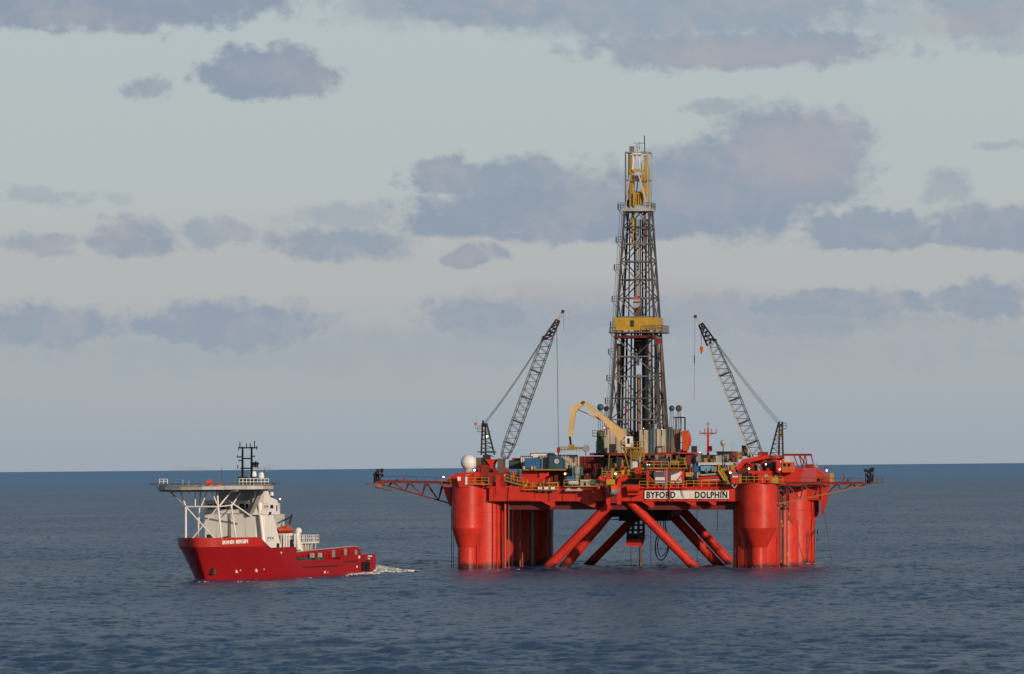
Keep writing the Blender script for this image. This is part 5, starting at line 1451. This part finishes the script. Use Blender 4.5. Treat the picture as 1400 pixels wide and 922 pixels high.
# helideck
HX, HR = 4.4, 9.9
hc = SHIP.hit(293, 664, 0, 0)
ZH = SU(293, 663.5, HX * 0 - 0).z
octa = [(-HX * 0 + HR * math.cos(rad(11.25 + 22.5 * i)) - 4.0, HR * math.sin(rad(11.25 + 22.5 * i)) + .2) for i in range(16)]
hel = MB().prism(octa, 2, ZH - .42, ZH).build('helideck', 'greylight', ship)
oc2 = [((x_ + 4) * 1.02 - 4, y_ * 1.02) for x_, y_ in octa]
for i in range(16):
    a, b = Vector(oc2[i] + (ZH - .5,)), Vector(oc2[(i + 1) % 16] + (ZH - .5,))
    MB().beam(a, b, .3, .55).build('edge_beam', ('white_rust', 'greylight', 'white_rust', 'cream')[i % 4], hel)
net = MB()
for i in range(16):
    a, b = Vector(oc2[i] + (ZH + .05,)), Vector(oc2[(i + 1) % 16] + (ZH + .05,)); c = Vector((-4, .2, ZH))
    ao, bo = a + (a - c) * .14 + Vector((0, 0, .25)), b + (b - c) * .14 + Vector((0, 0, .25))
    net.tube(ao, bo, .05, n=4)
    for k in range(4): net.tube(a.lerp(b, k / 3), ao.lerp(bo, k / 3), .045, n=4)
net.build('safety_net', 'galv', hel)
MB().rail([SU(327, 663, -3), SU(352, 663, -7), SU(367, 663, -10)], 1.05, .06, .9).rail([SU(218, 662, 0), SU(229, 662, 0)], .85, .07, .7).build('railing', 'white', hel)
MB().tube(SU(286, 660, -9), SU(286, 660, -8.4), .55, n=14).build('hose_reel', 'red_bright', hel)
MB().box(SU(289, 663, -9), SU(300, 660.5, -8)).build('foam_locker', 'red', hel)
for px, py in ((250, 656), (258, 658)): MB().tube(SU(px, 663, -2), SU(px, py, -2), .07, n=5).build('perimeter_light', 'greylight', hel)
# under-deck girders and the white support frame
gi = MB()
for yy in (-5, 0, 5): gi.beam((HR * .75 - 4, yy, ZH - .8), (-HR * .85 - 4, yy, ZH - .8), .22, .7)
for xx in (-10, -6, -1, 2.5): gi.beam((xx, -7.5, ZH - .8), (xx, 7.5, ZH - .8), .22, .6)
gi.build('deck_girder', 'grey', hel)
def strut(p, q, r=.17, m='white'): MB().tube(p, q, r, n=8).build('support_strut', m, hel)
zg = SU(270, 693, -2).z; zd = SU(270, 737, -2).z - .6
# front legs stand on the bulwark, rear ones on the foredeck
A1, A2 = SU(254, 693, 1.2), SU(298, 693, 1.2)
strut(SU(254, 738, 1.2), A1, .2); strut(SU(303, 738, 1.2), A2, .2); strut(A2, SU(297, 666, 1.2), .17)
strut(SU(270, 738, -3.5), SU(274.5, 667, -3.5), .17); strut(SU(323, 738, -3.5), SU(316, 690, -3.5), .15)
strut(A1, A2, .17); strut(A2, SU(316, 691, -3.5), .12)
strut(A1, SU(295, 738, 1.2), .13); strut(SU(262, 738, 1.2), A2, .13)
strut(A1, SU(245, 667, 1.2), .14); strut(A1, SU(228, 668, 4.5), .16, 'grey')
strut(SU(275, 693, 1.2), SU(285, 667, 1.2), .13); strut(SU(298, 692, 1.2), SU(287, 667, 1.2), .13); strut(SU(300, 692, 1.2), SU(320, 667, -1), .13)
strut(SU(345, 707, -9), SU(310, 683, -5), .13); strut(SU(316, 693, -3.5), SU(333, 667, -6), .13); strut(SU(303, 707, -8), SU(320, 688, -4), .1)
strut(SU(267, 667, 1.2), SU(267, 692, 1.2), .12); strut(SU(259, 668, 1.2), SU(259, 676, 1.2), .1)
MB().beam(SU(342, 704, XF + .5), SU(358, 668, -8), .7, .5).build('support_arm', 'greylight', hel)
# foredeck gear seen over the bulwark
for px, h, m in ((258, 735, 'red'), (284, 731, 'dark'), (305, 734, 'dark'), (310, 733, 'brown'), (314, 735, 'boot'), (290, 735, 'red_dark'), (268, 735, 'red')):
    p = SU(px, 742, -3); q = SU(px + 4, h, -3)
    MB().box((-3.5, p.y, p.z), (-2.5, q.y, q.z)).build('mooring_winch', m, ship)
# upper deck aft of the house: crane post, gallery, davit
def sb(nm, x0, y0, x1, y1, v, dep, m):
    a = SV(x0, y1, v); b = SV(x1, y0, v); return MB().box((a.x, v - dep, a.z), (b.x, v, b.z)).build(nm, m, ship)
sb('deck_house', 384, 729, 400, 751, 5.0, 6, 'white_rust'); sb('doorway', 396, 738, 401, 749, 5.06, .05, 'dark'); sb('doorway', 386.5, 736, 389, 750, 5.06, .05, 'dark'); sb('deck_beam', 392, 729, 411, 733, 5.3, 1, 'white')
sb('funnel', 376, 688, 383, 722, 3.2, 3, 'white_rust'); sb('deck_house', 383, 703, 389, 730, 2.5, 3, 'white_rust')
cp = MB().tube(SV(408, 751, 6.2), SV(406.5, 728, 6.2), .5, .42, n=12).tube(SV(412, 753, 6.3), SV(409, 738, 6.3), .3, n=10).build('crane_post', 'white', ship)
MB().sphere(SV(408, 726, 6.2), .62, 9).build('crane_head', 'white', cp)
gl = sb('gallery', 411, 740.5, 436.5, 743.5, 5.5, 4, 'white')
MB().rail([SV(411, 740.5, 5.5), SV(436, 740.5, 5.5), SV(436, 740.5, 5.5) + Vector((0, -4, 0))], 1.15, .06, .9, 2).build('railing', 'white', gl)
sb('deck_house', 412, 743.5, 428, 754, 4.5, 3, 'white_rust')
for px in (413, 417, 421, 426, 431): MB().tube(SV(px, 754, 5.2), SV(px + .4, 743, 5.2), .14, n=6).build('post', 'cream', ship)
for px in (388, 391, 395, 403): MB().tube(SV(px, 751, 6), SV(px, 730, 6), .14, n=6).build('post', 'white', ship)
MB().beam(SV(388, 712, 5), SV(399, 706, 5), .25).beam(SV(396, 716, 5), SV(399, 704, 5), .25).build('boat_davit', 'dark', ship)
# names
def bow_text(txt, px0, px1, py0, py1, hgt):
    o = lettering(txt, 1.0, 'letter_white', 'lettering', bul, axes((0, 0, 0), (1, 0, 0), (0, 1, 0)), ext=.03, bold=.02)
    xs = [v.co.x for v in o.data.vertices]; ys = [v.co.y for v in o.data.vertices]
    for v in o.data.vertices:
        k = (v.co.x - min(xs)) / (max(xs) - min(xs)); h = (v.co.y - min(ys)) / (max(ys) - min(ys)) - .5
        px = px0 + (px1 - px0) * k; py = py0 + (py1 - py0) * k
        p = on_hull(px, py, Z_KN, .19)
        v.co = (p.x + .07, p.y + .07 + .03 * v.co.z / .03, p.z + h * hgt)
bow_text('SKANDI', 303.5, 319.6, 742.0, 741.2, .66)
bow_text('BERGEN', 322.4, 338.5, 741.0, 740.2, .66)
o = lettering('SKANDI BERGEN', .42, 'letter_white', 'lettering', hull, axes((SV(504, 760.3, half(-53, 3) + .02).x, half(-53, 2.5) + .03, 3.25), (-1, 0, 0), (0, 0, 1)), ext=.02)
o = lettering('BERGEN', .36, 'letter_white', 'lettering', hull, axes((SV(504, 762.5, half(-53, 3) + .02).x, half(-53, 2.5) + .03, 2.8), (-1, 0, 0), (0, 0, 1)), ext=.02)

# rescue boat in its davit: a thing of its own
rbp = SV(389.5, 725.5, 4.6)
rb = thing('rescue_boat', 'small orange rescue boat slung behind the white superstructure of the ship', 'lifeboat', SHIP, rbp)
boat(rbp, 0, 0, 6.0, 1.7, 1.25, None, 'red_old', 'orange', rb, 0)
MB().box((rbp.x - 1.2, rbp.y - .5, rbp.z + .35), (rbp.x + .2, rbp.y + .5, rbp.z + .85)).build('cabin', 'orange', rb)

# ------------------------------------------------------------------ foam: ship's wake and the wash at the rig's legs
def foam_patch(name, label, pts, seed, amp):
    """broken white water: many small tilted flakes over a strip of sea"""
    r = random.Random(seed); mb = MB()
    for (cx, cy, rx, ry, n, hh) in pts:
        for i in range(n):
            a = r.uniform(0, 6.283); q = math.sqrt(r.random())
            x = cx + math.cos(a) * rx * q; y = cy + math.sin(a) * ry * q; z = hh * (1 - q * q) + r.uniform(-.05, .12) * amp
            s = r.uniform(.12, .5) * amp
            vs = []
            for k in range(5):
                t = 6.283 * k / 5 + r.uniform(-.4, .4)
                vs.append((x + math.cos(t) * s * r.uniform(.6, 1.5), y + math.sin(t) * s * 1.4, z + r.uniform(-.12, .18) * amp))
            vs.append((x, y, z + .16 * amp))
            mb.add(vs, [(k, (k + 1) % 5, 5) for k in range(5)])
    o = mb.build(name, 'foam', None, smooth=True)
    o['kind'] = 'stuff'; o['label'] = label
    return o
mat('foam', (.74, .77, .79), .7, var=.1)
pw = []
wu_ = Vector((math.cos(ALPHA), math.sin(ALPHA), 0))
st_ = SHIP.m @ Vector((-LEN, 0, 0))
for k in range(8):
    c_ = st_ + wu_ * (k * 2.6 - 1) + Vector((k * .12, 0, 0)); f_ = 1 - abs(k - 3) / 7
    pw.append((c_.x + 1.5, c_.y, 4.6 - .12 * k, 3.2, int(900 * f_), 1.7 * f_))
    pw.append((c_.x + 5.0 + k * .12, c_.y + 3, 1.6, 3.2, int(110 * f_), .35 * f_))
for k in range(7):
    c_ = SHIP.m @ Vector((-42 - 2 * k, BH + .4, 0)); pw.append((c_.x, c_.y, .7, 1.4, 8 + 8 * k, .12 + .03 * k))
foam_patch('wake_foam', 'white foaming wake behind the stern of the ship', pw, 5, 1.0)
wr = []
for px, py in ((640, 781), (660, 781.5), (684, 780.5), (708, 779), (748, 777), (776, 775), (946, 775), (984, 774), (998, 771), (1035, 777), (1058, 777), (1074, 773.5), (1100, 771), (1118, 771)):
    p = on_sea(px, py); wr.append((p.x, p.y, 1.1, .8, 6, .03))
foam_patch('leg_foam', 'thin white wash around the feet of the rig', wr, 8, .5)
wb_ = []
for px, py in ((276, 796), (283, 797), (330, 796.2), (338, 796), (420, 791), (470, 788.5)):
    p = on_sea(px, py); wb_.append((p.x, p.y, .8, 1.0, 5, .06))
foam_patch('bow_foam', 'small flecks of foam along the waterline of the ship', wb_, 9, .55)

# ------------------------------------------------------------------ thin exhaust drifting off the ship, level with the horizon
sm = bpy.data.materials.new('smoke'); sm.use_nodes = True
nt = sm.node_tree; nt.nodes.remove(nt.nodes['Principled BSDF'])
pv = nt.nodes.new('ShaderNodeVolumePrincipled'); pv.inputs['Color'].default_value = (.85, .84, .83, 1)
tcs = nt.nodes.new('ShaderNodeTexCoord'); ns = nt.nodes.new('ShaderNodeTexNoise'); ns.inputs['Scale'].default_value = .55; ns.inputs['Detail'].default_value = 3
nt.links.new(tcs.outputs['Object'], ns.inputs['Vector'])
mr = nt.nodes.new('ShaderNodeMapRange'); nt.links.new(ns.outputs['Fac'], mr.inputs[0])
for i, v in enumerate((.42, .7, 0, .22)): mr.inputs[i + 1].default_value = v
nt.links.new(mr.outputs[0], pv.inputs['Density'])
nt.links.new(pv.outputs[0], nt.nodes['Material Output'].inputs['Volume'])
MAT['smoke'] = sm
for (px, py, x_, rx, rz) in ((258, 641.5, -6, 3.6, .55), (366, 640, -18, 2.4, .7)):
    p = SHIP.m @ SU(px, py, x_)
    mb = MB().sphere((0, 0, 0), 1, 8)
    mb.v = [(a * rx, b * 1.6, c * rz) for a, b, c in mb.v]
    o = mb.build('exhaust_smoke', 'smoke'); o.location = p
    o['kind'] = 'stuff'; o['label'] = 'faint pale exhaust haze ' + ('left of' if px < 300 else 'right of') + ' the dark mast of the ship'
